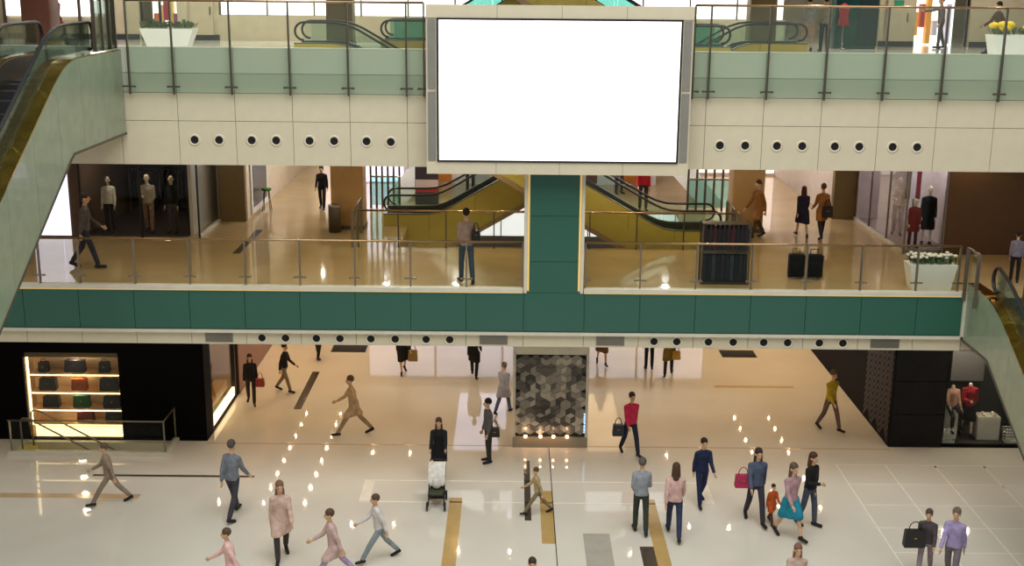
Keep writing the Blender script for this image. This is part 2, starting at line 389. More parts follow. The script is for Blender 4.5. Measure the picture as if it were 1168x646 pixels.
# ------------------------------------------------------------------ escalators
def escalator(label, loc, rz, mirror, L, a, W, deck, hr, depth, clad, gl, deck_mat, deck_w=.16, rise=5.55, slope=.577, newel0=0.0, newel1=0.0, hr_mat=None, deckt=None, edge=.12, sm=.4):
    """runs along local +x (rising), width along local y 0..W (mirrored: 0..-W); z=0 is the lower floor"""
    t = thing('escalator', label, 'escalator', loc, rz)
    sy = -1 if mirror else 1
    b = a + rise/slope
    def g(u): return 0 if u < -sm else (slope*(u+sm)**2/(4*sm) if u < sm else slope*u)
    def zl(s): return g(s-a) - g(s-b)
    def zs(s): return max(0, min(rise, slope*(s-a)))
    def Yv(y0, y1): return (min(sy*y0, sy*y1), max(sy*y0, sy*y1))
    n = 44; S = [L*i/n for i in range(n+1)]
    # cladding panels on both sides
    k = max(4, round(L/1.45))
    for side, (y0, y1) in enumerate(((0, .05), (W-.05, W))):
        for i in range(k):
            ss = [L*i/k + .006 + (L/k-.012)*j/6 for j in range(7)]
            MB().strip([(s, zs(s)-depth) for s in ss], [(s, zl(s)+deck) for s in ss], 'y', *Yv(y0, y1)).build('cladding_panel', clad, t)
        ya, yb = (.0, deck_w) if side == 0 else (W-deck_w, W)
        MB().strip([(s, zl(s)+deck) for s in S], [(s, zl(s)+deck+.03) for s in S], 'y', *Yv(ya, yb)).build('deck', deck_mat, t)
        MB().strip([(s, zs(s)-depth-.05) for s in S], [(s, zs(s)-depth+edge) for s in S], 'y', *Yv(y0-.02, y1+.02)).build('truss_edge', M['truss'] if edge else M['bronze'], t)
        yi = (deck_w, deck_w+.03) if side == 0 else (W-deck_w-.03, W-deck_w)
        MB().strip([(s, zl(s)-.15) for s in S], [(s, zl(s)+deck) for s in S], 'y', *Yv(*yi)).build('skirt', deckt or M['grey_deck'], t)
        # glass balustrade
        yg = deck_w*.8 if side == 0 else W-deck_w*.8
        s0, s1_ = newel0+.3, L-newel1-.3
        kk = max(4, round((s1_-s0)/1.6))
        for i in range(kk):
            ss = [s0+(s1_-s0)*i/kk+.006+((s1_-s0)/kk-.012)*j/6 for j in range(7)]
            MB().strip([(s, zl(s)+deck+.03) for s in ss], [(s, zl(s)+hr-.02) for s in ss], 'y', *Yv(yg-.006, yg+.006)).build('glass_panel', gl, t)
        # handrail with rounded newel ends
        rr = (hr-deck-.1)/2; pts = []
        for j in range(9):
            th = -math.pi/2 - math.pi*j/8
            pts.append((newel0+.02+rr+rr*math.cos(th), 0, deck+.1+rr+rr*math.sin(th)))
        for s in [newel0+rr+.1+(L-newel0-newel1-2*rr-.2)*j/40 for j in range(41)]: pts.append((s, 0, zl(s)+hr))
        for j in range(9):
            th = math.pi/2 - math.pi*j/8
            pts.append((L-newel1-.02-rr+rr*math.cos(th), 0, rise+deck+.1+rr+rr*math.sin(th)))
        MB().tube([(p[0], sy*yg, p[2]) for p in pts], .05, 8, .035).build('handrail', hr_mat or M['black'], t)
    MB().strip([(s, zs(s)-depth-.03) for s in S], [(s, zs(s)-depth+.02) for s in S], 'y', *Yv(.03, W-.03)).build('underside', M['truss'], t)
    ys = Yv(deck_w+.03, W-deck_w-.03)
    for s0, s1_, z in ((0, a-.8, 0), (b+.8, L, rise)):
        if s1_ > s0: boxo('landing_plate', s0, s1_, ys[0], ys[1], z-.05, z+.01, M['steel'], t)
    stp = MB().box(0, .41, ys[0], ys[1], -.22, 0).mesh('step', M['tread'])
    s = a-.8
    while s < b+.6:
        link('step', stp, t, (s, 0, zl(s+.2)+.02)); s += .405
    return t
# crossing pair between the middle and top gallery (front one rises to the left), and the next pair above
escalator('olive escalator rising to the right behind the crossing one', (-4.2, 38.8, Z1), 0, False, 13.4, 1.75, 1.6, .36, .98, .95, M['olive'], M['g_pale'], M['grey_deck'])
escalator('front olive escalator rising to the left toward the top gallery', (6.4, 36.5, Z1), R(180), True, 12.9, 1.75, 1.5, .36, .98, .95, M['olive'], M['g_pale'], M['grey_deck'])
escalator('upper escalator above the screen rising to the right from the top gallery', (-4.2, 38.8, Z2), 0, False, 13.4, 1.75, 1.6, .36, .98, .95, M['olive'], M['g_teal'], M['grey_deck'])
escalator('upper front escalator rising to the left from the top gallery', (6.4, 36.5, Z2), R(180), True, 12.9, 1.75, 1.5, .36, .98, .95, M['olive'], M['g_teal'], M['grey_deck'])
# left one comes down from the top gallery towards the viewer, right one from the middle gallery
LL = 14.75
escalator('large green escalator at left descending from the top gallery', (-9.6, 30.15-LL, Z1), R(90), False, LL, 1.75, 1.75, .5, 1.22, 1.5, M['escal_green'], M['g_esc'], M['gold'], .34, newel1=1.1, slope=.6, deckt=M['grey_deck'], edge=0, sm=.8)
LR = 13.2
escalator('green escalator at right descending from the middle gallery', (11.63, 30.1-LR, 0), R(90), True, LR, 1.6, 1.75, .38, 1.1, 1.1, M['escal_green'], M['g_esc'], M['gold'], .3, newel1=.95, slope=.56, deckt=M['grey_deck'], edge=0, sm=.8)

# ------------------------------------------------------------------ ground floor: handbag shop at left
def wall_with_window(name, axis, a0, a1, wa0, wa1, b0, b1, z1, wz0, wz1, mt):
    """wall between a0..a1 along the axis, thickness b0..b1, with one opening"""
    mb = MB()
    def bx(p0, p1, z0, zz):
        if p1-p0 < 1e-4 or zz-z0 < 1e-4: return
        mb.box(p0, p1, b0, b1, z0, zz) if axis == 'x' else mb.box(b0, b1, p0, p1, z0, zz)
    bx(a0, wa0, 0, z1); bx(wa1, a1, 0, z1); bx(wa0, wa1, 0, wz0); bx(wa0, wa1, wz1, z1)
    return mb.build(name, mt)
struct(wall_with_window('wall_left_shop_front', 'x', -25.9, -8.98, -14.25, -11.47, 33.8, 33.95, 4.12, .04, 2.7, M['shop_black']))
lsw = struct(wall_with_window('wall_left_shop_side', 'y', 33.95, 44.5, 34.55, 37.7, -9.13, -8.98, 4.12, .06, 3.4, M['shop_black']))
struct(boxo('trim_3', -9.0, -8.94, 38.0, 44.5, 0, 4.12, mat('amber_wood', '#7a4a1c', .4)))
M['warm_panel'] = mat('warm_panel', '#e2c294', .6); M['warm_strip'] = emis('warm_strip', '#ffdfae', 3.2); M['shelf'] = mat('shelf_board', '#d8b88a', .4)
M['warm_glow'] = emis('warm_glow_panel', '#ffe2b0', 2.2)
sd = thing('shop_window_display', 'brightly lit shop window with shelves of handbags in black wall', 'display', (-12.86, 33.95, 0))
boxo('back_panel', -1.39, 1.39, .62, .66, .04, 2.7, M['warm_panel'], sd)
for s in (-1, 1): boxo('side_panel', s*1.4-.02, s*1.4+.02, 0, .66, .04, 2.7, M['warm_panel'], sd)
boxo('top_panel', -1.39, 1.39, -.02, .66, 2.52, 2.7, mat('brass_header', '#6d5630', .5), sd)
boxo('light_strip', -1.36, -1.31, .02, .06, .4, 2.5, M['warm_strip'], sd)
boxo('light_base', -1.22, 1.36, -.04, .0, .07, .36, M['warm_glow'], sd)
SHZ = (.42, .88, 1.42, 1.98)
for z in SHZ:
    sh = boxo('shelf', -1.3, 1.38, .05, .6, z-.04, z, M['shelf'], sd)
    boxo('light_strip', -1.28, 1.36, .035, .05, z-.05, z-.02, M['warm_strip'], sh)
boxo('glass_pane', -1.38, 1.38, -.06, -.05, .06, 2.66, M['g_clear'], sd)
for z in (.9, 1.45, 2.0, 2.5): lamp((-12.86, 34.15, z-.08), 20, (1, .8, .55), .1, name='shelf_lamp')

def handbag(label, loc, wd, ht, dp, colh, rz=0, group=None, handle=.16, strap=True):
    t = thing('handbag', label, 'bag', loc, rz, group); mt = mat('leather_'+colh.strip('#'), colh, .45, bump=.1)
    mb = MB(); prof = [(-wd/2, 0), (wd/2, 0), (wd*.44, ht), (-wd*.44, ht)]
    MB().prism([(-wd*.46, 0), (wd*.46, 0), (wd*.5, ht*.12), (wd*.44, ht), (-wd*.44, ht), (-wd*.5, ht*.12)], 'y', -dp/2, dp/2).build('bag_body', mt, t)
    fl_ = MB().prism([(-wd*.45, ht*1.01), (wd*.45, ht*1.01), (wd*.4, ht*.55), (-wd*.4, ht*.55)], 'y', -dp/2-.015, -dp/2).build('flap', mt, t)
    MB().box(-.03, .03, -dp/2-.025, -dp/2-.015, ht*.55, ht*.62).build('clasp', M['gold'], fl_)
    if strap:
        MB().tube([(wd*.28*math.cos(math.pi*i/10), 0, ht+handle*math.sin(math.pi*i/10)) for i in range(11)], .012, 6).build('handle', mt, t)
    return t
rows = [(1.98, [('small black box handbag at left on the top lit shelf', -.95, .3, .3, '#1d1a1a'), ('wide dark navy handbag in middle of the top lit shelf', -.02, .62, .38, '#2a2733'), ('small black handbag at right on the top lit shelf', .85, .32, .32, '#1d1a1a')]),
        (1.42, [('dark grey handbag at left on the second lit shelf', -.86, .52, .36, '#2c2a2a'), ('brown orange leather handbag in the lit shop window', .07, .46, .36, '#8a4018'), ('black handbag at right on the second lit shelf', .95, .56, .36, '#211f22')]),
        (.88, [('dark grey handbag at left on the third lit shelf', -.8, .5, .34, '#2f2c2a'), ('dark green leather handbag in the lit shop window', .1, .5, .38, '#1f4a26'), ('black handbag at right on the third lit shelf', 1.0, .52, .34, '#1d1c20')]),
        (.42, [('maroon handbag on the bottom shelf behind stair railing', .18, .5, .34, '#5a1c22'), ('black handbag on the bottom shelf behind stair railing', 1.0, .45, .32, '#1d1c20')])]
for z, rw in rows:
    for lb, x, wd, ht, c in rw: handbag(lb, (-12.86+x, 34.22, z), wd, ht, .18, c, group='handbags in the lit shop window', handle=.1)
# side window of the same shop
sw = thing('shop_side_window', 'warm lit side window of the black handbag shop', 'window', (-9.0, 36.12, 0))
boxo('pane', -.06, -.05, -1.55, 1.55, .42, 3.36, M['g_clear'], sw)
boxo('back_panel', -.8, -.75, -1.55, 1.55, .1, 3.38, mat('amber_panel', '#7d5a26', .5), sw)
boxo('end_panel', -.8, -.1, 1.5, 1.55, .1, 3.38, mat('amber_panel', '#7d5a26', .5), sw)
boxo('light_base', -.1, -.02, -1.5, 1.5, .1, .38, M['warm_glow'], sw)
boxo('display_bench', -.6, -.2, -1.3, 1.3, .42, .7, mat('bench_wood', '#a8742c', .4), sw)
for y0 in (-1.57, 1.5): boxo('frame', -.1, .02, y0, y0+.07, .06, 3.4, M['black'], sw)
lamp((-9.4, 36.1, 3.0), 80, (1, .7, .35), .1, name='window_lamp')

# stairwell with glass guard in front of the handbag shop
sg = thing('stair_guard', 'low glass stair guard with kerb in front of the handbag window', 'railing', (-12.1, 32.62, 0))
boxo('kerb', -2.3, 2.3, -.08, .1, 0, .12, M['ledge'], sg); boxo('kerb', 2.15, 2.3, .1, 1.15, 0, .12, M['ledge'], sg)
for i in range(3): boxo('glass_panel', -2.2+i*1.47+.01, -2.2+(i+1)*1.47-.01, 0, .015, .12, 1.02, M['g_mid'], sg)
boxo('glass_panel', 2.2, 2.215, .03, 1.1, .12, 1.02, M['g_mid'], sg)
MB().tube([(-2.25, 0, 1.04), (2.2, 0, 1.04), (2.2, 1.15, 1.04)], .025).build('top_rail', M['steel'], sg)
for p in ((-2.2, 0), (2.2, 0), (2.2, 1.12)): boxo('post', p[0]-.02, p[0]+.02, p[1]-.01, p[1]+.03, .1, 1.04, M['steel'], sg)
stw = thing('stair_flight', 'yellowish stair steps going down inside the glass guard', 'stairs', (-14.28, 32.74, -.5))
for i in range(4): boxo('step', i*.34, i*.34+.36, 0, .86, -.6, .42-i*.17, mat('step_stone', '#c9ba72', .4), stw)
for nm, y0, dx in (('rail_far', .78, 0), ('rail_near', .12, -.05)):
    MB().tube([(.25+dx, y0, .38), (.25+dx, y0, 1.45), (.33+dx, y0, 1.52), (.5+dx, y0, 1.5), (2.8+dx, y0, .2)], .025, 8).build('handrail', M['steel'], stw)
struct(boxo('trim_4', -14.3, -9.95, 33.6, 33.64, -1.4, 0, M['beige_wall'])); struct(boxo('trim_5', -14.35, -9.9, 32.7, 33.62, -1.45, -1.4, M['beige_wall']))

# ------------------------------------------------------------------ ground floor: black shop at right
struct(wall_with_window('wall_right_shop_front', 'x', 11.2, 27.9, 12.78, 16.6, 33.83, 33.98, 4.12, .05, 3.0, M['shop_black']))
rsw = struct(boxo('wall_right_shop_side', 11.2, 11.35, 33.98, 44.5, 0, 4.12, M['shop_black']))
bmesh_b = MB().box(-.012, 0, -.055, .055, 0, 1.0).mesh('batten', mat('dark_batten', '#211a1b', .5, spec=.3))
for i in range(6):
    for j in range(2, 20):
        o = link('batten', bmesh_b, rsw, (11.2, 33.98+(i+i % 2)*.42, -.3+j*.2)); o.rotation_euler = (R(45) if i % 2 else R(-45), 0, 0); o.scale = (1, 1, .58)
for k, (x0, x1, z0, z1) in enumerate(((11.22, 12.75, 0, 1.02), (11.22, 12.75, 1.04, 2.04), (11.22, 12.75, 2.06, 3.06), (11.22, 12.75, 3.08, 4.1))):
    boxo('stone_panel', x0, x1, 33.81, 33.83, z0, z1, mat('black_marble', '#0c0808', .4, var=.5, scale=2.5, spec=.25), rsw)
rd = thing('shop_window_display', 'dark shop window with mannequins under the right escalator', 'display', (14.7, 33.98, 0))
boxo('floor_board', -1.9, 1.9, 0, 1.6, 0, .08, mat('dark_board', '#3a322c', .5), rd)
boxo('back_panel', -1.9, 1.9, 1.5, 1.6, .08, 3.0, mat('dark_grey_panel', '#1d1b1a', .8), rd)
boxo('grey_screen', -1.3, -.3, 1.3, 1.34, 1.6, 3.0, mat('grey_screen', '#4e4b48', .7), rd)
boxo('side_panel', -1.92, -1.9, 0, 1.6, 0, 3.0, M['shop_dark'], rd)
boxo('glass_pane', -1.9, 1.9, -.06, -.05, .06, 2.98, M['g_clear'], rd)
lamp((13.3, 34.3, 2.9), 60, (1, .85, .68), .05, name='window_lamp'); lamp((14.0, 34.3, 2.9), 50, (1, .85, .68), .05, name='window_lamp')
M['ped'] = mat('white_pedestal', '#d6d0c4', .5)
tag(MB().bev(12.98, 13.4, 34.35, 34.8, .08, 1.0, .01).bev(13.0, 13.38, 34.33, 34.36, .12, .94, .01).build('pedestal', M['ped']), 'tall white pedestal under the seated headless mannequin', 'pedestal')
dr = thing('drawer_box', 'white box of drawers with shoes on top in shop window', 'box', (14.3, 34.45, .08))
boxo('carcass', -.33, .33, -.2, .25, 0, .72, M['ped'], dr)
for k in range(4): boxo('drawer', -.31, .31, -.22, -.2, .03+k*.17, .17+k*.17, M['ped'], dr)
for i, x in enumerate((-.15, .15)):
    sh = thing('shoe', ['left pale shoe on the white drawer box', 'right pale shoe on the white drawer box'][i], 'shoe', (14.3+x, 34.4, .80))
    MB().ball((0, -.06, .04), .045, .1, .04).build('toe', M['ped'], sh); MB().ball((0, .06, .06), .04, .07, .06).build('heel', M['ped'], sh)
def basket(label, x, y, z):
    t = thing('wire_basket', label, 'basket', (x, y, z))
    for k in range(5):
        MB().tube([(-.2-.01*k, -.15, .06+k*.09), (.2+.01*k, -.15, .06+k*.09), (.2+.01*k, .15, .06+k*.09), (-.2-.01*k, .15, .06+k*.09), (-.2-.01*k, -.15, .06+k*.09)], .014, 6).build('hoop', M['white'], t)
    for i in range(6):
        MB().tube([(-.19+i*.076, -.16, 0), (-.2+i*.08, -.16, .5)], .014, 6).build('bar', M['white'], t)
    boxo('base', -.2, .2, -.15, .15, 0, .02, M['white'], t)
basket('white wire basket at left in the mannequin window', 13.0, 34.12, .08); basket('white wire basket at right end of the mannequin window', 14.95, 34.15, .08)

# ------------------------------------------------------------------ mosaic column
mc = thing('mosaic_column', 'square column clad in grey hexagonal cube mosaic with small uplights', 'column', (1.155, 33.55, 0))
boxo('base', -1.1, 1.1, -.03, .8, 0, .33, mat('grey_base', '#8a8270', .5), mc)
boxo('core', -1.05, 1.05, .04, .8, .33, 2.9, M['shop_dark'], mc)
boxo('head', -1.1, 1.1, -.02, .8, 2.86, 4.12, M['ledge'], mc)
for s in (-1, 1): boxo('frame', s*1.06-.04, s*1.06+.04, -.05, .8, .33, 2.88, M['ledge'], mc)
tones = [mat('mosaic_%d' % i, h, .35, .2, var=.1) for i, h in enumerate(('#3a3632', '#5e5850', '#8c8478', '#aea596', '#4a4540'))]
ha = .17; hw = ha*math.sqrt(3)
def rhomb(k):
    pts = [(0, 0)] + [(ha*math.cos(R(30+120*k+60*j)), ha*math.sin(R(30+120*k+60*j))) for j in range(3)]
    cx = sum(p[0] for p in pts)/4; cz = sum(p[1] for p in pts)/4
    return [(cx+(p[0]-cx)*.98, cz+(p[1]-cz)*.98) for p in pts], (cx, cz)
rm = {(k, q): MB().prism(rhomb(k)[0], 'y', -.02-.008*k, .04).mesh('tile', tones[q]) for k in range(3) for q in range(5)}
for j in range(-1, 12):
    for i in range(-5, 6):
        hx = i*hw + (hw/2 if j % 2 else 0); hz = .4+j*ha*1.5
        for k in range(3):
            c = rhomb(k)[1]; X, Zz = hx+c[0], hz+c[1]
            if abs(X) > .97 or not .40 < Zz < 2.80: continue
            d = .5+.5*math.sin(X*3.1+1.2)*math.cos(Zz*2.6+.6)
            q = random.choice([2, 3, 2, 1] if d > .6 else ([0, 1, 4, 2] if d < .35 else [1, 2, 4, 3]))
            link('tile', rm[(k, q)], mc, (hx, 0, hz))
for x in (-.72, -.28, .1, .5):
    MB().lathe([(.04, 0), (.05, .06), (.03, .07), (0, .07)], n=10).build('uplight', emis('uplight_glow', '#ffd0a0', 8), mc, (x, -.1, .34))
    lamp((1.155+x, 33.38, .55), 1.5, (1, .72, .45), .03, name='uplight_lamp')
for k in range(9):
    boxo('edge_light', -1.0, -.97, -.06, -.05, .48+k*.07, .5+k*.07, M['led'], mc); boxo('edge_light', .98, 1.02, -.06, -.05, .48+k*.07, .52+k*.07, emis('cool_dot', '#9fc4ff', 2), mc)

# ------------------------------------------------------------------ ground floor depth: bright far shopfront and lamps
gf = thing('far_shopfront', 'bright white shopfront glowing beyond the escalator opening', 'shopfront', (1.1, 52, 0))
for i in range(5):
    boxo('window_bay', -7.5+i*3+.05, -4.5+i*3-.05, 0, .05, .2, 4.0, emis('cool_window', '#e8ecff', .9), gf); boxo('mullion', -7.53+i*3, -7.47+i*3, -.06, .06, 0, 4.1, M['bronze'], gf)
boxo('transom', -7.5, 7.5, -.08, .02, 1.6, 2.2, mat('slate_band', '#5b6176', .5), gf)
for k, (x, y) in enumerate(((-1.2, 46), (3.4, 46))):
    tag(boxo('ceiling_light_panel', x-1.0, x+1.0, y-2.5, y+4, 4.09, 4.118, emis('cool_ceiling', '#e0e4ff', 1.5) if k == 0 else emis('warm_ceiling', '#ffdca6', 1.3)), ['white ceiling light panel left of the mosaic column line', 'warm ceiling light panel right of the mosaic column line'][k], 'ceiling light')
for lb_, x, y in (('dark floor mat far back left on the ground floor', 399, 397), ('dark floor mat far back right on the ground floor', 841, 403)):
    p = at_z(x, y, 0); fm_ = thing('floor_mat', lb_, 'mat', (p.x, p.y, 0)); MB().bev(-.6, .6, -.5, .3, .0, .02, .008).build('mat_surface', mat('mat_black', '#0c0b0b', .8), fm_); boxo('mat_border', -.64, .64, -.54, .34, 0, .008, M['black'], fm_)
WARM = (1, .66, .36)
for x in (-7.0, -8.4, 9.2, 10.6):
    for k in range(8): lamp((x, 38.4+k*1.25, 4.05), 52, WARM, .036, 150)
for x in (-5.2, -3.8, 5.9, 7.2): 
    for y in (32.0, 36.8, 43): lamp((x, y, 4.05), 32 if y < 33 else 54, WARM, .036, 150)
for x in (-1.6, 0, 2.2, 3.8): lamp((x, 34.9, 4.05), 46, WARM, .036, 150)
for x in (-12, -10, 12.5, 14.5): lamp((x, 32.2, 4.05), 30, WARM, .036, 150)

# ------------------------------------------------------------------ middle gallery: shops, pillars, fittings
C1 = 8.79
M['lav_glow'] = emis('lavender_lightbox', '#e9e6ff', 1.35)
lb = thing('lightbox_panel', 'glowing white lightbox panel beside the menswear shop', 'lightbox', (-14.1, 36.6, Z1))
boxo('light_face', -.6, .3, -.03, 0, .05, 3.2, M['lav_glow'], lb); boxo('light_face', .31, .55, -.03, 0, .05, 3.2, M['lav_glow'], lb); boxo('case', -.65, .6, 0, .3, 0, 3.24, M['bronze'], lb)
struct(boxo('wall_menswear_back', -14.6, -9.7, 41.5, 41.7, Z1, C1, M['shop_dark'])); struct(boxo('wall_menswear_left', -13.5, -13.2, 36.6, 41.5, Z1, C1, mat('taupe_pier', '#5a4636', .6)))
struct(boxo('wall_menswear_inner', -10.0, -9.9, 37.0, 41.5, Z1, C1, mat('pale_screen', '#cfc6c0', .5)))
struct(boxo('ceiling_menswear', -13.2, -10.0, 36.6, 41.5, 8.5, C1, M['shop_dark'])); struct(boxo('trim_6', -13.2, -10.0, 36.75, 41.5, Z1, Z1+.012, mat('dark_carpet', '#2a1d18', .7)))
win1 = struct(boxo('window_1', -13.2, -9.62, 36.6, 36.615, Z1, C1, M['g_clear']))
for x in (-13.22, -11.4, -9.64): boxo('window_frame', x, x+.05, 36.57, 36.63, Z1, C1, M['black'], win1)
win2 = struct(boxo('window_2', -9.62, -9.605, 36.62, 39.2, Z1, C1, M['g_clear']))
for y in (36.62, 39.15): boxo('window_frame', -9.64, -9.59, y, y+.05, Z1, C1, M['steel'], win2)
boxo('sill', -9.66, -9.56, 36.62, 39.2, Z1, Z1+.09, M['ledge'], win2)
for k in range(3):
    t = thing('clothes_rail', ['dark clothes rail at back left of the menswear shop', 'dark clothes rail at back middle of the menswear shop', 'dark clothes rail at back right of the menswear shop'][k], 'clothes rail', (-12.5+k*1.0, 40.6, Z1), group='clothes rails at the back of the menswear shop')
    MB().tube([(-.45, 0, 0), (-.45, 0, 1.5), (.45, 0, 1.5), (.45, 0, 0)], .02, 6).build('frame', M['steel'], t)
    for i in range(7): MB().prism([(-.02, .5), (.02, .5), (.03, 1.3), (.0, 1.48), (-.03, 1.3)], 'x', 0, .04).build('jacket', mat('jacket_%d' % (i % 3), ('#3a2b26', '#23262e', '#5a3a2a')[i % 3], .8), t, (-.36+i*.12, 0, 0)).scale = (1, 9, 1)
tag(boxo('ceiling_light_bar', -12.9, -11.3, 37.2, 37.25, 8.3, 8.34, emis('shop_bar', '#cfe0ff', 1.0)), 'thin light bar at top of the menswear shop', 'light')
lamp((-12.0, 37.4, 8.35), 30, (1, .8, .6), .05, name='shop_lamp'); lamp((-10.8, 37.2, 8.35), 35, (1, .85, .7), .05, name='shop_lamp'); lamp((-9.75, 37.9, 8.3), 25, (.9, .95, 1), .05, name='window_lamp')

struct(boxo('wall_olive_left', -9.6, -8.75, 39.22, 39.5, Z1, C1, M['olive_wall'])); cl_ = struct(boxo('wall_corridor_left', -9.0, -8.75, 39.5, 60, Z1, C1, M['beige_wall']))
dw = thing('dark_shop_window', 'small dark shop window with green stool at the left corridor', 'window', (-8.74, 41.3, Z1))
boxo('frame', 0, .05, -1.3, 1.3, .1, 3.2, M['white'], dw); boxo('dark_pane', .03, .07, -1.1, 1.1, .3, 3.2, mat('dark_green_pane', '#20261c', .3), dw)
st = thing('bar_stool', 'green bar stool in front of the small dark window', 'stool', (-8.45, 41.2, Z1))
MB().lathe([(0, .78), (.17, .78), (.18, .74), (.15, .7), (0, .7)], n=14).build('seat', mat('stool_green', '#3f7a2e', .5), st)
for a in range(4): MB().tube([(.1*math.cos(a*1.57+.8), .1*math.sin(a*1.57+.8), .7), (.19*math.cos(a*1.57+.8), .19*math.sin(a*1.57+.8), 0)], .014, 6).build('leg', M['black'], st)
boxo('floor_strip', -8.15, -7.93, 34.5, 37.9, Z1-.01, Z1+.004, M['inlay_dark'], cl_)
def pillar(label, x0, x1, y0, y1, mt):
    t = thing('pillar', label, 'pillar', ((x0+x1)/2, (y0+y1)/2, Z1)); a, b = (x1-x0)/2, (y1-y0)/2
    MB().bev(-a, a, -b, b, 0, C1-Z1, .03).build('shaft', mt, t); boxo('skirting', -a-.015, a+.015, -b-.015, b+.015, 0, .12, M['bronze'], t)
pillar('tan square pillar beside the left escalator entrance', -5.78, -4.75, 38.1, 39.0, M['tan_wall'])
pillar('tan square pillar beside the right escalator entrance', 7.0, 8.0, 38.2, 39.1, M['tan_wall'])
bn = thing('litter_bin', 'dark steel litter bin beside the left tan pillar', 'bin', (-5.62, 37.75, Z1))
MB().lathe([(0, 0), (.2, 0), (.2, .78), (.18, .8)], n=16).build('bin_body', M['bronze'], bn); MB().lathe([(.2, .8), (.2, .86), (.1, .9), (.08, .86)], n=16).build('lid', M['steel'], bn)
# right hand corridor and shop
cr_ = struct(boxo('wall_corridor_far', 5.6, 12, 50, 50.2, Z1, C1, M['pale_wall']))
tv = thing('wall_display', 'small black display on the pale far wall at right', 'display', (9.6, 49.9, 7.3)); boxo('case', -.45, .45, -.05, .1, 0, .9, M['black'], tv); boxo('panel', -.1, .4, -.07, -.05, .2, .85, mat('tv_panel', '#34343c', .2), tv)
boxo('light_panel', 7.4, 10.8, 49.95, 50, Z1+.1, C1-.9, emis('added_pale_glow', '#fff2ec', .85), cr_)  # added emissive panel on the pale wall, whitens the floor reflection
lc = thing('added_corridor_glow', 'added glowing white front at the end of the left corridor', 'shopfront', (-7.2, 55, Z1))  # invented glowing front, added for a white reflection in the corridor floor
for i in range(3): boxo('window_bay', -1.5+i*1.0+.03, -.5+i*1.0-.03, 0, .05, .05, 3.0, emis('added_pale_glow', '#fff2ec', .85), lc); boxo('mullion', -1.53+i*1.0, -1.47+i*1.0, -.05, .05, 0, 3.2, M['bronze'], lc)
struct(boxo('wall_olive_right', 10.85, 11.7, 40.6, 40.9, Z1, C1, M['olive_wall'])); struct(boxo('wall_corridor_right', 10.85, 11.0, 40.9, 50, Z1, C1, M['pale_wall']))
struct(boxo('wall_brown_right', 12.78, 28, 35.25, 35.5, Z1, C1, M['brown_wall']))
struct(boxo('wall_boutique_back', 11.6, 14.5, 40.3, 40.5, Z1, C1, mat('boutique_wall', '#d8cbd0', .6))); struct(boxo('wall_boutique_right', 13.0, 13.1, 35.5, 40.3, Z1, C1, mat('boutique_wall', '#d8cbd0', .6)))
struct(boxo('trim_7', 11.62, 13.0, 35.4, 40.3, Z1, Z1+.1, mat('boutique_floor', '#9a8a90', .4)))
win3 = struct(boxo('window_3', 11.6, 12.78, 35.3, 35.315, Z1, C1, M['g_clear'])); win4 = struct(boxo('window_4', 11.6, 11.615, 35.3, 40.6, Z1, C1, M['g_clear']))
for x in (11.58, 12.72): boxo('window_frame', x, x+.06, 35.27, 35.33, Z1, C1, M['steel'], win3)
for y in (37.0, 38.9): boxo('window_frame', 11.58, 11.63, y, y+.04, Z1, C1, M['steel'], win4)
boxo('sill', 11.56, 11.64, 35.3, 40.6, Z1, Z1+.1, M['ledge'], win4)
bd = thing('hanging_banner', 'red and dark hanging banner inside the right boutique', 'banner', (12.45, 37.3, Z1+.1))
for k, (h, x) in enumerate((('#7a2228', .12), ('#e0dce6', -.03), ('#3a2630', -.2))): boxo('cloth_strip', x-.07, x+.07, -.01, .01, 1.2, 3.1, mat('banner_%d' % k, h, .8), bd)
MB().tube([(-.3, 0, 3.12), (.25, 0, 3.12)], .02, 6).build('rod', M['steel'], bd); boxo('stand', -.02, .02, .01, .04, 0, 3.1, M['steel'], bd)
lamp((12.2, 36.0, 8.6), 45, (1, .9, .95), .06, name='boutique_lamp'); lamp((12.2, 38.3, 8.6), 45, (1, .92, 1), .06, name='boutique_lamp')

# clothes display stand by the front railing
cs = thing('clothes_display', 'double rack of dark shirts above blue jeans by the railing', 'clothes rack', (5.63, 31.5, Z1))
for x in (-.62, .62): 
    for y in (-.2, .2): boxo('upright', x-.02, x+.02, y-.02, y+.02, 0, 1.66, M['bronze'], cs)
for z in (.06, .86, 1.64): boxo('shelf', -.62, .62, -.2, .2, z-.02, z, M['bronze'], cs)
for i in range(10):
    x = -.54+i*.12
    MB().prism([(x-.05, .92), (x+.05, .92), (x+.055, 1.45), (x+.02, 1.58), (x-.02, 1.58), (x-.055, 1.45)], 'y', -.18, .18).build('shirt', mat('dark_shirt_%d' % (i % 4), ('#1a1214', '#241a1c', '#3a1614', '#15151a')[i % 4], .8), cs)
    MB().prism([(x-.055, .1), (x+.055, .1), (x+.05, .8), (x-.05, .8)], 'y', -.16, .16).build('jeans', mat('denim_%d' % (i % 4), ('#141c26', '#10151c', '#22303e', '#0c1014')[i % 4], .8), cs)
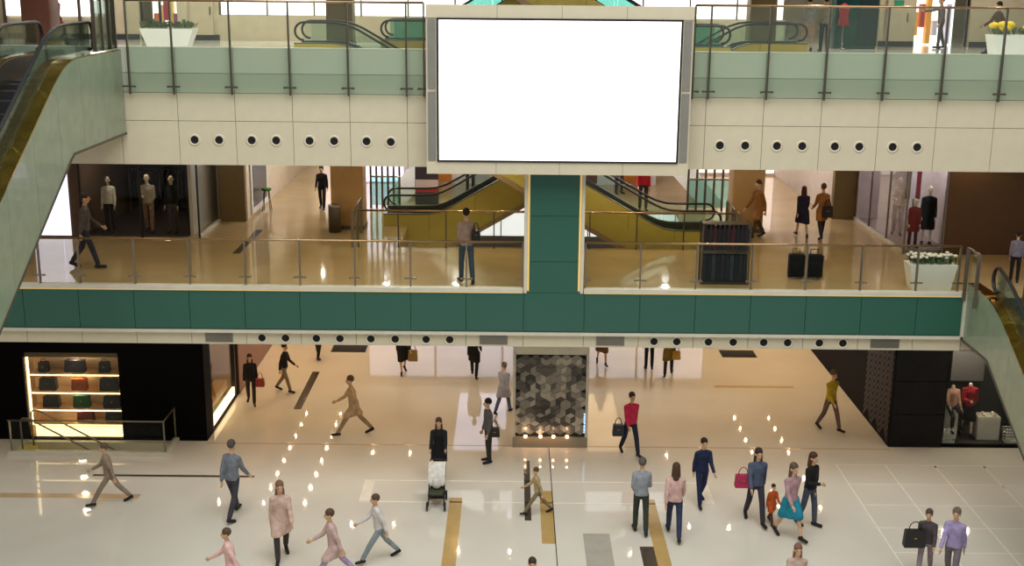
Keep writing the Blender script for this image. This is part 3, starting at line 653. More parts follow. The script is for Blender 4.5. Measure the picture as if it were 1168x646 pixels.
# suitcases and planters
def suitcase(label, x, y):
    t = thing('suitcase', label, 'suitcase', (x, y, Z1)); bl = mat('black_nylon', '#050506', .7, spec=.15)
    MB().bev(-.21, .21, -.14, .14, .06, .68, .04).build('case_body', bl, t); MB().bev(-.17, .17, -.19, -.13, .12, .5, .03).build('front_pocket', bl, t)
    MB().tube([(-.1, .1, .66), (-.1, .1, .8), (.1, .1, .8), (.1, .1, .66)], .014, 6).build('pull_handle', M['black'], t)
    for s in (-1, 1): MB().lathe([(0, -.02), (.05, -.02), (.05, .02), (0, .02)], (s*.15, .1, .05), 'y', 12).build('wheel', M['black'], t)
suitcase('black wheeled suitcase standing at left of the pair behind the railing', 7.7, 32.1); suitcase('black wheeled suitcase standing at right of the pair behind the railing', 8.18, 32.05)
def planter(label, x, y, z, w0, w1, h, d, fcol, leafy, n, fr=.06):
    t = thing('planter', label, 'planter', (x, y, z)); wp = M['white']
    vs = [(-w0, -d, 0), (w0, -d, 0), (w0, d, 0), (-w0, d, 0), (-w1, -d*1.15, h), (w1, -d*1.15, h), (w1, d*1.15, h), (-w1, d*1.15, h)]
    MB().add(vs, [(3, 2, 1, 0), (0, 1, 5, 4), (1, 2, 6, 5), (2, 3, 7, 6), (3, 0, 4, 7), (4, 5, 6, 7)]).build('pot', wp, t)
    lf = MB()
    for i in range(leafy):
        a = random.uniform(0, 6.28); px, py = random.uniform(-w1*.9, w1*.9), random.uniform(-d, d); L = random.uniform(.12, .24)
        dx, dy = math.cos(a)*L*.6, math.sin(a)*L*.6; sx, sy_ = -math.sin(a)*.035, math.cos(a)*.035
        lf.add([(px, py, h), (px+dx*.5+sx, py+dy*.5+sy_, h+L*.7), (px+dx, py+dy, h+L), (px+dx*.5-sx, py+dy*.5-sy_, h+L*.7)], [(0, 1, 2, 3)])
    f = lf.build('foliage', mat('planter_leaf', '#3c5228', .6), t); f['kind'] = 'stuff'
    fm = MB().ball((0, 0, 0), fr, fr, fr*.8).ball((fr*.6, 0, -fr*.1), fr*.6).ball((-fr*.5, fr*.4, 0), fr*.6).mesh('flower', mat('flower_'+fcol.strip('#'), fcol, .7))
    for i in range(n): link('flower', fm, t, (random.uniform(-w1*.9, w1*.9), random.uniform(-d*.9, d*.9), h+random.uniform(.16, .27)))
planter('white tapered planter of white flowers behind the right railing', 11.0, 31.15, Z1, .5, .62, .68, .25, '#e8e2d2', 160, 40, .05)
planter('white planter with yellow flowers at right of the top gallery', 13.4, 33.0, Z2, .55, .75, .95, .3, '#e8c420', 110, 9, .12)
planter('white angular planter of green leaves at left of the top gallery', -10.3, 37.0, Z2, .5, .8, .75, .3, '#5f6f38', 200, 6, .05)

# beyond the crossing escalators
fs = thing('far_boutique', 'colourful boutique front glimpsed beyond the crossing escalators', 'shopfront', (1.1, 47, Z1))
boxo('back_wall', -8, 4.5, .3, .4, 0, 3.2, mat('boutique_pale', '#d8d2d6', .6, emit='#ffffff', est=.0), fs)
for x0, x1, mt in ((-7.4, -5.4, M['lav_glow']), (-4.1, -3.5, mat('orange_panel', '#b8712c', .5)), (-1.2, .2, M['lav_glow']), (1.2, 2.2, mat('wine_panel', '#6a2430', .5)), (3.0, 4.3, mat('orange_panel', '#b8712c', .5))):
    boxo('wall_panel', x0, x1, .24, .3, .05, 3.1, mt, fs)
po = thing('shop_poster', 'dark poster with red and white bands beyond the left escalator', 'poster', (-3.05, 42.6, Z1))
for z0, z1, h in ((.02, .45, '#3d3a48'), (.45, .6, '#b0252f'), (.6, .9, '#d8c8d0'), (.9, 1.6, '#332c38')): boxo('print_band', -.4, .4, 0, .04, z0, z1, mat('poster_'+h.strip('#'), h, .5), po)
boxo('backing', -.42, .42, .04, .08, 0, 1.62, M['bronze'], po)
def white_stair(label, x, y, s):
    t = thing('staircase', label, 'stairs', (x, y, Z1))
    MB().prism([(0, 0), (.9*s, 0), (3.9*s, 3.2), (2.7*s, 3.2)], 'y', 0, .12).build('stringer', M['white'], t)
    MB().prism([(0, 0), (.9*s, 0), (3.9*s, 3.2), (2.7*s, 3.2)], 'y', 1.5, 1.62).build('stringer', M['white'], t)
    for i in range(14): boxo('step', min(s*(.3+i*.21), s*(.6+i*.21)), max(s*(.3+i*.21), s*(.6+i*.21)), .12, 1.5, .04+i*.22, .2+i*.22, M['white'], t)
white_stair('white staircase rising to the right behind the left escalator', -4.7, 43.2, 1); white_stair('white staircase rising to the left behind the right escalator', 7.6, 43.2, -1)
def screen_rail(label, x0, x1, y, z=Z1, h=3.0, n=6):
    t = thing('baluster_screen', label, 'railing', ((x0+x1)/2, y, z)); w_ = (x1-x0)/2
    bmh = MB().box(-.035, .035, -.035, .035, 0, h).mesh('baluster', M['bronze'])
    for i in range(n): link('baluster', bmh, t, (-w_+2*w_*i/(n-1), 0, 0))
    boxo('glass_panel', -w_, w_, .04, .05, .1, 1.1, M['g_teal'], t); MB().tube([(-w_, -.05, 1.12), (w_, -.05, 1.12)], .03).build('top_rail', M['steel'], t)
screen_rail('tall baluster screen beside the left tan pillar', -4.95, -3.95, 41.9); screen_rail('tall baluster screen beside the right tan pillar', 6.1, 7.6, 41.9)
for x in (-4.5, -2, .5, 3, 5.5): lamp((x, 42.4, 8.6), 150, (.95, .95, 1), .1, name='far_lamp')
for x in (-3, -1, 3.2, 5.2): lamp((x, 35.3, 8.6), 70, (1, .86, .6), .05, name='overhead_light')  # extra unseen lamps added to brighten the olive escalator cladding
for x in (-7.2, 9.3):
    for y in (41, 45, 49, 54): lamp((x, y, 8.7), 150, (1, .9, .8), .06, 160)
for x in (-11.5, -8.6, -5.6, -2.6, 4.6, 7.6, 10.6, 13.4):
    for y in (32.2, 34.6): lamp((x, y, 8.72), 32, (1, .74, .44), .05, 150)

# ------------------------------------------------------------------ top gallery background
M['white_win'] = emis('bright_window', '#ffffff', 1.6)
def shop_wall(name, x0, x1, z1=16.5, y=45.0, mt='beige_wall', base=True):
    o = struct(boxo(name, x0, x1, y, y+.2, Z2, z1, M[mt]))
    if base: boxo('skirting', x0, x1, y-.02, y, Z2, Z2+.2, mat('slate_skirting', '#3c3f48', .5), o)
    return o
wl1 = shop_wall('wall_top_a', -25, -13.6); wl2 = shop_wall('wall_top_b', -12.2, -10.7); wl3 = shop_wall('wall_top_c', -10.7, 9.8, 12.0, base=False); wl4 = shop_wall('wall_top_d', 13.2, 14.5); wl5 = shop_wall('wall_top_e', 16.5, 27)
bw = thing('clerestory_window', 'long bright white window strip behind the top gallery', 'window', (-.5, 45.1, 12.0))
for i in range(12):
    boxo('pane', -10.15+i*1.7+.03, -8.45+i*1.7-.03, 0, .05, .02, 4.4, M['white_win'], bw); boxo('mullion', -10.18+i*1.7, -10.12+i*1.7, -.03, .05, 0, 4.4, M['steel'], bw)
bw2 = thing('clerestory_window', 'bright white window strip at far left of top gallery', 'window', (-16.6, 44.9, 11.9))
for i in range(4):
    boxo('pane', -1.8+i*.9+.06, -.9+i*.9-.06, 0, .05, .02, 4.4, M['white_win'], bw2); boxo('mullion', -1.85+i*.9, -1.75+i*.9, -.03, .05, -.8, 4.4, M['bronze'], bw2)
def lit_shop(label, x0, x1, cols_):
    t = thing('lit_shop', label, 'shopfront', ((x0+x1)/2, 45.3, Z2)); w_ = (x1-x0)/2
    boxo('back_light', -w_, w_, 1.5, 1.55, 0, 3.5, M['white_win'], t)
    for i, h in enumerate(cols_): 
        xx = -w_+.15+i*(2*w_-.3)/len(cols_)
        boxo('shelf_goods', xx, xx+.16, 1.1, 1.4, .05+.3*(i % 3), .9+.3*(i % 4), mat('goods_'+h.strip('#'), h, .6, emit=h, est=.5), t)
    for x in (-w_, w_-.08, -.04): boxo('door_frame', x, x+.08, -.05, .05, 0, 3.5, M['black'], t)
    for s in (-1, 1): boxo('door_pane', -w_+.08 if s < 0 else .04, -.04 if s < 0 else w_-.08, -.01, .01, .05, 3.4, M['g_clear'], t)
lit_shop('lit shop full of warm goods at left of the top gallery', -13.6, -12.2, ('#c86a4a', '#e8a878', '#a03848', '#d8b060', '#8a5070', '#e8c8b0')); lit_shop('bright orange lit shop entrance at right of the top gallery', 14.5, 16.5, ('#e88a30', '#f0a850', '#b0402c', '#e8a040', '#d8d0e8', '#e8c8a0', '#c8c0e0'))
fx_ = thing('hose_cabinet', 'pale hose cabinet with green sign left of top gallery', 'cabinet', (-11.3, 44.9, Z2+.2)); boxo('door', -.4, .4, -.02, .1, 0, 1.6, M['beige_wall'], fx_); boxo('sign', -.2, .15, -.04, -.02, 1.2, 1.45, mat('sign_green', '#3a9a78', .4), fx_); boxo('handle', .3, .34, -.05, -.02, .7, 1.0, M['steel'], fx_)
fy_ = thing('hose_cabinet', 'pale hose cabinet with green sign right of top gallery', 'cabinet', (13.85, 44.9, Z2+.2)); boxo('door', -.4, .4, -.02, .1, 0, 1.6, M['beige_wall'], fy_); boxo('sign', -.2, .15, -.04, -.02, 1.2, 1.45, mat('sign_green', '#3a9a78', .4), fy_); boxo('handle', .3, .34, -.05, -.02, .7, 1.0, M['steel'], fy_)
def top_pillar(label, x0, x1, y, mt):
    t = thing('pillar', label, 'pillar', ((x0+x1)/2, y, Z2)); a = (x1-x0)/2
    MB().bev(-a, a, 0, .8, 0, 5.5, .03).build('shaft', mt, t); boxo('skirting', -a-.02, a+.02, -.02, .82, 0, .15, M['bronze'], t)
top_pillar('olive pillar of the top gallery left of the screen', -6.4, -5.5, 42.2, M['olive_wall']); top_pillar('olive pillar of the top gallery right of the screen', 8.0, 8.9, 42.2, M['olive_wall'])
top_pillar('copper brown pillar at far left of the top gallery', -13.7, -12.9, 34.5, mat('copper_panel', '#4c2416', .4, .3))
tk = thing('teal_kiosk', 'dark teal glass kiosk behind the red dress form', 'kiosk', (11.9, 43.6, Z2))
MB().bev(-.75, .75, -.3, .3, 0, 4.0, .04).build('body', mat('teal_body', '#0f4a4c', .25), tk); boxo('glass_face', -.7, .1, -.34, -.31, .1, 3.8, M['g_teal'], tk); boxo('frame', .05, .75, -.33, -.3, .1, 3.9, mat('teal_dark', '#0c2c33', .3), tk)
df = thing('dress_form', 'red sleeveless dress form before the teal kiosk', 'mannequin', (11.35, 42.9, Z2))
MB().lathe([(0, .8), (.2, .82), (.17, 1.0), (.14, 1.15), (.19, 1.38), (.12, 1.5), (.05, 1.55), (0, 1.56)], n=16, sq=.7).build('torso', mat('red_dress', '#a01c2c', .7), df); MB().lathe([(.15, 0), (.15, .03), (.02, .05), (.02, .8)], n=12).build('stand', M['steel'], df)
railing('glass_railing', 'short dark posted glass guard above the left escalator landing', [28.5, 29.0, 29.55, 29.95], -9.65, 11.6, 11.66, 12.85, M['g_esc'], M['bronze'], M['steel'], axis='y')
for x in (-13, -9, -5, 7, 11, 15):
    for y in (33.5, 42.8): lamp((x, y, 16.0), 420, (1, .95, .88), .1, 150)

# ------------------------------------------------------------------ people
def capsule(bm, p0, p1, ra, rb, sub=2):
    t = bmesh.new()
    for p, r in ((p0, ra), (p1, rb)):
        bmesh.ops.create_icosphere(t, subdivisions=sub, radius=r, matrix=Matrix.Translation(p))
    h = bmesh.ops.convex_hull(t, input=t.verts)
    bmesh.ops.delete(t, geom=list(set(h['geom_interior'] + h['geom_unused'])), context='VERTS')
    me = bpy.data.meshes.new('tmp'); t.to_mesh(me); t.free(); bm.from_mesh(me); bpy.data.meshes.remove(me)
def ellip(bm, c, r, rot=None):
    mt_ = Matrix.Translation(c) @ (rot or Matrix.Identity(4)) @ Matrix.Diagonal((r[0], r[1], r[2], 1))
    bmesh.ops.create_icosphere(bm, subdivisions=3, radius=1, matrix=mt_)
def fuse(name, bm, voxel, ratio, smooth=4, hem=None):
    me = bpy.data.meshes.new(name); bm.to_mesh(me); bm.free()
    o = bpy.data.objects.new('fuse_tmp', me); col.objects.link(o)
    md = o.modifiers.new('r', 'REMESH'); md.mode = 'VOXEL'; md.voxel_size = voxel
    if smooth: ms = o.modifiers.new('s', 'SMOOTH'); ms.factor = .5; ms.iterations = smooth
    if ratio < 1: dm = o.modifiers.new('d', 'DECIMATE'); dm.ratio = ratio
    dg = bpy.context.evaluated_depsgraph_get(); out = bpy.data.meshes.new_from_object(o.evaluated_get(dg)); out.name = name
    bpy.data.objects.remove(o); bpy.data.meshes.remove(me)
    if hem is not None:
        b2 = bmesh.new(); b2.from_mesh(out)
        bmesh.ops.bisect_plane(b2, geom=b2.verts[:]+b2.edges[:]+b2.faces[:], plane_co=(0, 0, hem), plane_no=(0, 0, -1), clear_outer=True)
        b2.to_mesh(out); b2.free()
    out.polygons.foreach_set('use_smooth', [True]*len(out.polygons)); out.materials.clear(); out.materials.append(None)
    return out
def joints(p):
    """pose -> joint positions; the figure faces -y"""
    J = {}; lean = R(p.get('lean', 3))
    def fwd(a, l): return Vector((0, -math.sin(R(a))*l, -math.cos(R(a))*l))
    J['pel'] = Vector((0, 0, .95)); spine = Vector((0, -math.sin(lean), math.cos(lean)))
    J['waist'] = J['pel'] + spine*.16; J['chest'] = J['pel'] + spine*.36; J['neck'] = J['pel'] + spine*.53
    J['head'] = J['neck'] + Vector((0, -.025, .17))
    for s, sd in ((-1, 'r'), (1, 'l')):
        th, kn = p['leg_'+sd]; J['hip_'+sd] = J['pel'] + Vector((s*.095, 0, -.04))
        J['knee_'+sd] = J['hip_'+sd] + fwd(th, .43) + Vector((s*.01, 0, 0)); J['ank_'+sd] = J['knee_'+sd] + fwd(th-kn, .41)
        J['toe_'+sd] = J['ank_'+sd] + Vector((s*.03, -.17*math.cos(R(min(40, max(-50, (th-kn)))*.8)), -.055 - .17*math.sin(R(max(0, -(th-kn))*.8))))
        J['heel_'+sd] = J['ank_'+sd] + Vector((0, .045, -.05))
        ua, el = p['arm_'+sd]; out = p.get('out_'+sd, 5)
        J['sho_'+sd] = J['neck'] + Vector((s*.165, 0, -.095))
        J['elb_'+sd] = J['sho_'+sd] + fwd(ua, .29*math.cos(R(out))) + Vector((s*.29*math.sin(R(out)), 0, 0))
        J['wri_'+sd] = J['elb_'+sd] + fwd(ua+el, .25) + Vector((s*.01*p.get('inw', 1), 0, 0))
        J['han_'+sd] = J['wri_'+sd] + fwd(ua+el+6, .08)
    dz = min(min(J['toe_'+s].z-.03, J['heel_'+s].z-.035) for s in 'lr')
    if not p.get('sit'):
        for k in J: J[k] = J[k] - Vector((0, 0, dz))
    return J
def head_geo(bm, h):
    ellip(bm, h+Vector((0, .01, .03)), (.076, .095, .1)); ellip(bm, h+Vector((0, -.03, -.045)), (.055, .062, .07))
    capsule(bm, h+Vector((0, -.09, .02)), h+Vector((0, -.112, -.022)), .012, .018, 1)
    for s in (-1, 1):
        ellip(bm, h+Vector((s*.08, .012, -.005)), (.014, .025, .034))
    capsule(bm, h+Vector((-.024, -.083, -.058)), h+Vector((.024, -.083, -.058)), .012, .012, 1)
def hand_geo(bm, w, h, s):
    d = (h-w).normalized(); side = Vector((0, -1, 0)) - d*Vector((0, -1, 0)).dot(d)
    side = side.normalized() if side.length > .2 else Vector((0, 0, 1))
    nrm = d.cross(side).normalized()*s
    capsule(bm, w, h, .026, .034, 1)
    for i in range(4):
        b0 = h + side*(.033-.022*i) + d*.015; l = (.034, .04, .037, .028)[i]
        k1 = b0 + d*l; k2 = k1 + (d*.75 - nrm*.65)*l*.8
        capsule(bm, b0, k1, .0105, .0095, 1); capsule(bm, k1, k2, .0095, .0085, 1)
    b0 = h + side*.03 - d*.02; k1 = b0 + (side*.8+d*.6)*.035; capsule(bm, b0, k1, .0125, .011, 1); capsule(bm, k1, k1+(d*.95+side*.15)*.028, .011, .0095, 1)
def body_mesh(J, head=True):
    bm = bmesh.new()
    capsule(bm, J['pel'], J['waist'], .105, .095); capsule(bm, J['waist'], J['chest'], .095, .11)
    capsule(bm, J['chest'], J['neck'], .08, .05)
    for sd, s in (('l', 1), ('r', -1)):
        capsule(bm, J['neck']-Vector((0, 0, .05)), J['sho_'+sd], .055, .05); capsule(bm, J['sho_'+sd], J['elb_'+sd], .046, .037); capsule(bm, J['elb_'+sd], J['wri_'+sd], .037, .025)
        hand_geo(bm, J['wri_'+sd], J['han_'+sd], s)
        capsule(bm, J['hip_'+sd], J['knee_'+sd], .078, .05); capsule(bm, J['knee_'+sd], J['ank_'+sd], .05, .034); capsule(bm, J['heel_'+sd], J['toe_'+sd], .032, .026)
    capsule(bm, J['neck']-Vector((0, 0, .02)), J['head']+Vector((0, 0, -.06)) if head else J['neck']+Vector((0, 0, .06)), .05, .05)
    if head: head_geo(bm, J['head'])
    return fuse('body', bm, .0105, .3, 2)
def top_mesh(J, kind):
    bm = bmesh.new(); b = Vector((0, 0, 0))
    low = J['pel'] - Vector((0, 0, .1))
    for s in (-1, 1):
        o = Vector((s*.04, 0, 0)); capsule(bm, low+o*1.5, J['waist']+o, .122, .105); capsule(bm, J['waist']+o, J['chest']+o*1.3, .105, .118)
    capsule(bm, low, J['waist'], .13, .122); capsule(bm, J['waist'], J['chest'], .122, .13)
    capsule(bm, J['chest'], J['neck']-Vector((0, 0, .04)), .128, .075)
    if kind == 'coat':
        for sd in 'lr': capsule(bm, J['hip_'+sd], J['hip_'+sd].lerp(J['knee_'+sd], .75), .12, .125)
        capsule(bm, low, (J['knee_l']+J['knee_r'])/2+Vector((0, 0, .15)), .13, .13)
    trunk = fuse('trunk', bm, .02, 1, 0, (J['pel'].z-.05) if kind == 'shirt' else (max(J['knee_l'].z, J['knee_r'].z)+.08))
    bm = bmesh.new(); bm.from_mesh(trunk); bpy.data.meshes.remove(trunk)
    bmesh.ops.holes_fill(bm, edges=[e for e in bm.edges if e.is_boundary])
    for sd in 'lr':
        capsule(bm, J['neck']-Vector((0, 0, .055)), J['sho_'+sd], .07, .062); capsule(bm, J['sho_'+sd], J['elb_'+sd], .061, .053); capsule(bm, J['elb_'+sd], J['elb_'+sd].lerp(J['wri_'+sd], .92), .055, .043)
    return fuse('top', bm, .016, .5, 2)
def bottom_mesh(J, kind):
    bm = bmesh.new()
    for s in (-1, 1): capsule(bm, J['pel']+Vector((s*.04, 0, .03)), J['pel']+Vector((s*.05, 0, -.06)), .1, .108)
    if kind == 'trousers':
        for sd in 'lr': capsule(bm, J['hip_'+sd], J['knee_'+sd], .085, .068); capsule(bm, J['knee_'+sd], J['knee_'+sd].lerp(J['ank_'+sd], .93), .07, .058)
    else:
        for sd in 'lr': capsule(bm, J['hip_'+sd], J['hip_'+sd].lerp(J['knee_'+sd], .9), .115, .125)
        capsule(bm, J['pel'], (J['knee_l']+J['knee_r'])/2+Vector((0, 0, .06)), .11, .13)
    return fuse('bottom', bm, .016, .5, 3, (max(J['knee_l'].z, J['knee_r'].z)-.02) if kind == 'skirt' else None)
def shoe_mesh(J, sd):
    bm = bmesh.new(); capsule(bm, J['heel_'+sd], J['toe_'+sd], .045, .04); capsule(bm, J['ank_'+sd], J['heel_'+sd], .045, .045); return fuse('shoe', bm, .014, .5, 2)
def hair_mesh(kind):
    bm = bmesh.new(); ellip(bm, Vector((0, .024, .052)), (.09, .106, .104))
    if kind == 'long':
        capsule(bm, Vector((0, .05, .03)), Vector((0, .09, -.2)), .085, .07); capsule(bm, Vector((.06, .03, .0)), Vector((.075, .04, -.17)), .035, .03); capsule(bm, Vector((-.06, .03, .0)), Vector((-.075, .04, -.17)), .035, .03)
    return fuse('hair', bm, .012, .5, 2)
HAIR = {k: hair_mesh(k) for k in ('short', 'long')}
EYE = MB().ball((0, 0, 0), .011, .006, .008, 6).mesh('eye', mat('eye_dark', '#1c1512', .3))
POSE = {'walk': dict(leg_l=(24, 6), leg_r=(-16, 16), arm_l=(-20, 12), arm_r=(22, 20)),
        'walk2': dict(leg_l=(-14, 22), leg_r=(20, 4), arm_l=(18, 35), arm_r=(-16, 10), lean=4),
        'stride': dict(leg_l=(34, 4), leg_r=(-28, 14), arm_l=(-28, 14), arm_r=(30, 30), lean=7),
        'stand': dict(leg_l=(2, 3), leg_r=(-2, 2), arm_l=(4, 10), arm_r=(2, 14), lean=1),
        'bag': dict(leg_l=(10, 6), leg_r=(-10, 10), arm_l=(0, 6), arm_r=(10, 85), lean=2, inw=-12),
        'push': dict(leg_l=(16, 8), leg_r=(-14, 14), arm_l=(38, 30), arm_r=(38, 30), lean=6, out_l=4, out_r=4),
        'point': dict(leg_l=(8, 4), leg_r=(-10, 6), arm_l=(5, 10), arm_r=(75, 10), lean=3),
        'sit': dict(leg_l=(78, 78), leg_r=(60, 62), arm_l=(12, 30), arm_r=(20, 40), lean=-2, sit=True)}
JC, CACHE = {}, {}
def part_mesh(pose, what):
    k = (pose, what)
    if pose not in JC: JC[pose] = joints(POSE[pose])
    J = JC[pose]
    if k not in CACHE:
        CACHE[k] = {'body': lambda: body_mesh(J), 'headless': lambda: body_mesh(J, False), 'shirt': lambda: top_mesh(J, 'shirt'), 'coat': lambda: top_mesh(J, 'coat'), 'trousers': lambda: bottom_mesh(J, 'trousers'),
                    'skirt': lambda: bottom_mesh(J, 'skirt'), 'shoe_l': lambda: shoe_mesh(J, 'l'), 'shoe_r': lambda: shoe_mesh(J, 'r')}[what]()
    return CACHE[k]
def pmat(prefix, h, rough=.8): return mat(prefix+'_'+h.strip('#'), h, rough, var=.18, scale=9, spec=.3)
def omat(o, mt):
    o.material_slots[0].link = 'OBJECT'; o.material_slots[0].material = mt; return o
def person(label, loc, face, pose, top, tcol, bot, bcol, hair, hcol, skin='#c9a07e', shoe='#1c1a1a', h=1.72, cat='person', name='person', kind='body', wid=1.0, group=None):
    t = thing(name, label, cat, loc, R(face), group); sc_ = h/1.75; t.scale = (sc_*wid, sc_*wid, sc_)
    J = JC.get(pose) or (part_mesh(pose, kind) and JC[pose])
    omat(link('body', part_mesh(pose, kind), t), pmat('skin', skin, .55) if name == 'person' else pmat('mannequin', skin, .4))
    omat(link({'shirt': 'shirt', 'coat': 'coat'}[top], part_mesh(pose, top), t), pmat('cloth', tcol))
    omat(link(bot, part_mesh(pose, bot), t), pmat('cloth', bcol))
    for sd in 'lr': omat(link('shoe', part_mesh(pose, 'shoe_'+sd), t), pmat('shoe', shoe, .5))
    if kind == 'body':
        if hair: omat(link('hair', HAIR[hair], t, JC[pose]['head']), pmat('hair', hcol, .6))
        for s in (-1, 1): link('eye', EYE, t, JC[pose]['head']+Vector((s*.032, -.083, .012)))
    return t
def hgt(x, y, yh, z):
    p = at_z(x, y, z); q = at_y(x, yh, p.y); return p, q.z - z
G = 0.0
PEOPLE = [  # label, feet px, head row or None, level z, facing, pose, top, colour, bottom, colour, hair, colour
    ('person in black with dark trousers beside the amber shop wall', 287, 461, 405, G, 10, 'walk', 'shirt', '#1d1a1e', 'trousers', '#241f20', 'long', '#2a1a14'),
    ('person in black top and grey brown trousers near the dark floor strip', 325, 447, 393, G, 75, 'walk2', 'shirt', '#1c1a1a', 'trousers', '#7d6c58', 'short', '#1c1512'),
    ('person in dark trousers farthest back left under the vents', 363, 409, None, G, 170, 'walk', 'shirt', '#332e30', 'trousers', '#17161a', 'short', '#1c1512'),
    ('person in pale tan clothes striding left across the orange floor', 404, 497, 428, G, -80, 'stride', 'coat', '#b99d7c', 'trousers', '#9a8468', 'short', '#54402f'),
    ('person in black skirt and coat under the row of vents', 460, 426, None, G, 15, 'walk2', 'coat', '#17161a', 'skirt', '#17161a', 'long', '#1c1512'),
    ('person in black trousers standing left of the mosaic column far back', 541, 431, None, G, 175, 'walk', 'coat', '#1a1a1c', 'trousers', '#151418', 'short', '#1c1512'),
    ('person in pale blue white clothes left of the mosaic column', 574, 472, 415, G, 150, 'walk2', 'coat', '#a9aec4', 'trousers', '#5a5f80', 'short', '#6a5a54'),
    ('person in grey jacket standing sideways left of the mosaic column', 557, 527, 457, G, -70, 'stand', 'shirt', '#5c5a58', 'trousers', '#2c2a2a', 'short', '#1d1714'),
    ('person in black pushing a stroller', 501, 549, 478, G, 0, 'push', 'coat', '#131214', 'trousers', '#19181a', 'long', '#4a3428'),
    ('person in pink red jacket right of the mosaic column', 718, 519, 449, G, 20, 'walk', 'shirt', '#c02a4e', 'trousers', '#20243a', 'short', '#3a2820'),
    ('person in black trousers right of column next to olive coat', 740, 421, None, G, 180, 'stand', 'shirt', '#2a282c', 'trousers', '#121114', 'short', '#1c1512'),
    ('person in olive coat right of the mosaic column', 762, 429, None, G, 170, 'walk2', 'coat', '#6f5c22', 'trousers', '#1c181a', 'short', '#1c1512'),
    ('person in brown skirt just right of the mosaic column', 686, 416, None, G, 5, 'walk', 'coat', '#5a4030', 'skirt', '#6e5038', 'long', '#1c1512'),
    ('person in yellow shirt near the right black shop', 945, 491, 424, G, 30, 'walk', 'shirt', '#b39a24', 'trousers', '#6a5850', 'short', '#6a4c34'),
    ('person in grey blue shirt and dark green trousers beside tan strip', 730, 608, 526, G, 180, 'bag', 'shirt', '#8c9096', 'trousers', '#343a30', 'short', '#55504a'),
    ('person in pale pink top and jeans with long brown hair', 768, 614, 531, G, 175, 'walk', 'shirt', '#c8a49c', 'trousers', '#2f3650', 'long', '#4a3424'),
    ('person all in navy walking right of the tan strip', 799, 575, 501, G, 10, 'walk2', 'shirt', '#1b2342', 'trousers', '#1b2344', 'short', '#1c1512'),
    ('person in denim blue top left of the orange child', 860, 596, 513, G, 5, 'walk', 'shirt', '#4a5468', 'trousers', '#332f38', 'long', '#33241c'),
    ('small child in orange coat walking in the group', 879, 598, 553, G, 20, 'walk2', 'coat', '#b4521f', 'trousers', '#5a3320', 'short', '#2c1e18'),
    ('person in grey pink top and teal skirt', 899, 614, 530, G, 25, 'walk', 'shirt', '#a8868a', 'skirt', '#1f7f96', 'long', '#5a4a3c'),
    ('person in black top and brown hair at right of the group', 921, 600, 519, G, 40, 'bag', 'shirt', '#191717', 'trousers', '#454a58', 'long', '#4c2f20'),
    ('person in blue grey jacket walking beside the long dark strip', 267, 591, 505, G, 160, 'walk', 'shirt', '#70747c', 'trousers', '#3a3a40', 'short', '#4c4644'),
    ('person in beige pink top and dark leggings at lower left', 322, 638, 550, G, 15, 'walk2', 'coat', '#c7aa9c', 'trousers', '#3c3434', 'long', '#7a5a48'),
    ('person in taupe clothes striding left in front of the stair guard', 127, 576, 505, G, -75, 'stride', 'shirt', '#8f7d6a', 'trousers', '#8a7a68', 'short', '#5e4a3c'),
    ('person in pale grey top striding left at the bottom edge', 433, 640, 563, G, -70, 'stride', 'shirt', '#cfcac6', 'trousers', '#7f8a8c', 'short', '#54402f'),
    ('person in tan shirt striding left over the centre floor seam', 613, 587, 533, G, -85, 'stride', 'shirt', '#a8946a', 'trousers', '#7b6c50', 'short', '#54402f'),
    ('person in lilac shirt at bottom right', 1083, 668, 581, G, -30, 'walk', 'shirt', '#9a8cb4', 'trousers', '#6a5f66', 'short', '#6a5c50'),
    ('person in dark grey clothes at bottom right beside lilac shirt', 1053, 658, 582, G, -25, 'walk2', 'shirt', '#4a4244', 'trousers', '#8c7c80', 'short', '#4c4038'),
    ('person whose brown hair shows at bottom edge right of centre', 904, 708, 622, G, 0, 'walk', 'shirt', '#b8a090', 'trousers', '#4a4038', 'long', '#7a5844'),
    ('person whose dark hair shows at bottom edge near the centre seam', 606, 724, 638, G, 0, 'walk', 'shirt', '#6a5a54', 'trousers', '#3a3430', 'short', '#3a2a22'),
    ('person in pale pink clothes at bottom left', 266, 684, 602, G, -80, 'stride', 'coat', '#dcb4ae', 'trousers', '#c4c2bc', 'short', '#54402f'),
    ('person in mauve clothes beside the pale grey walker', 382, 664, 580, G, -75, 'stride', 'coat', '#bfa39c', 'trousers', '#a590b0', 'short', '#54402f'),
    ('person in beige shirt and jeans leaning at the middle railing', 532, 323, 241, Z1, 195, 'bag', 'shirt', '#9a7f70', 'trousers', '#3a4c5c', 'short', '#201612'),
    ('person in black suit walking down the left corridor', 368, 239, 190, Z1, 0, 'walk', 'shirt', '#0f0f12', 'trousers', '#0f0f12', 'short', '#0f0c0c'),
    ('person in dark blue dress and red hair in right corridor', 914, 271, 214, Z1, 180, 'walk', 'coat', '#1c1a34', 'skirt', '#1c1a3c', 'long', '#3c1418'),
    ('person in tan coat and black bag in right corridor', 936, 272, 211, Z1, 185, 'walk2', 'coat', '#8c5c28', 'trousers', '#2a2020', 'short', '#4a3424'),
    ('person in tan brown clothes beside the right tan pillar', 863, 272, 207, Z1, -60, 'walk', 'coat', '#8a5a2c', 'trousers', '#4c3a28', 'short', '#4a2c1a'),
    ('person in grey top and dark trousers by the lightbox', 100, 306, 222, Z1, 100, 'walk2', 'shirt', '#56504e', 'trousers', '#2a2a36', 'short', '#2c201c'),
    ('person in pink striped shirt beside the right escalator', 1156, 322, 266, Z1, 160, 'stand', 'shirt', '#7c7484', 'trousers', '#15141a', 'short', '#201814'),
]
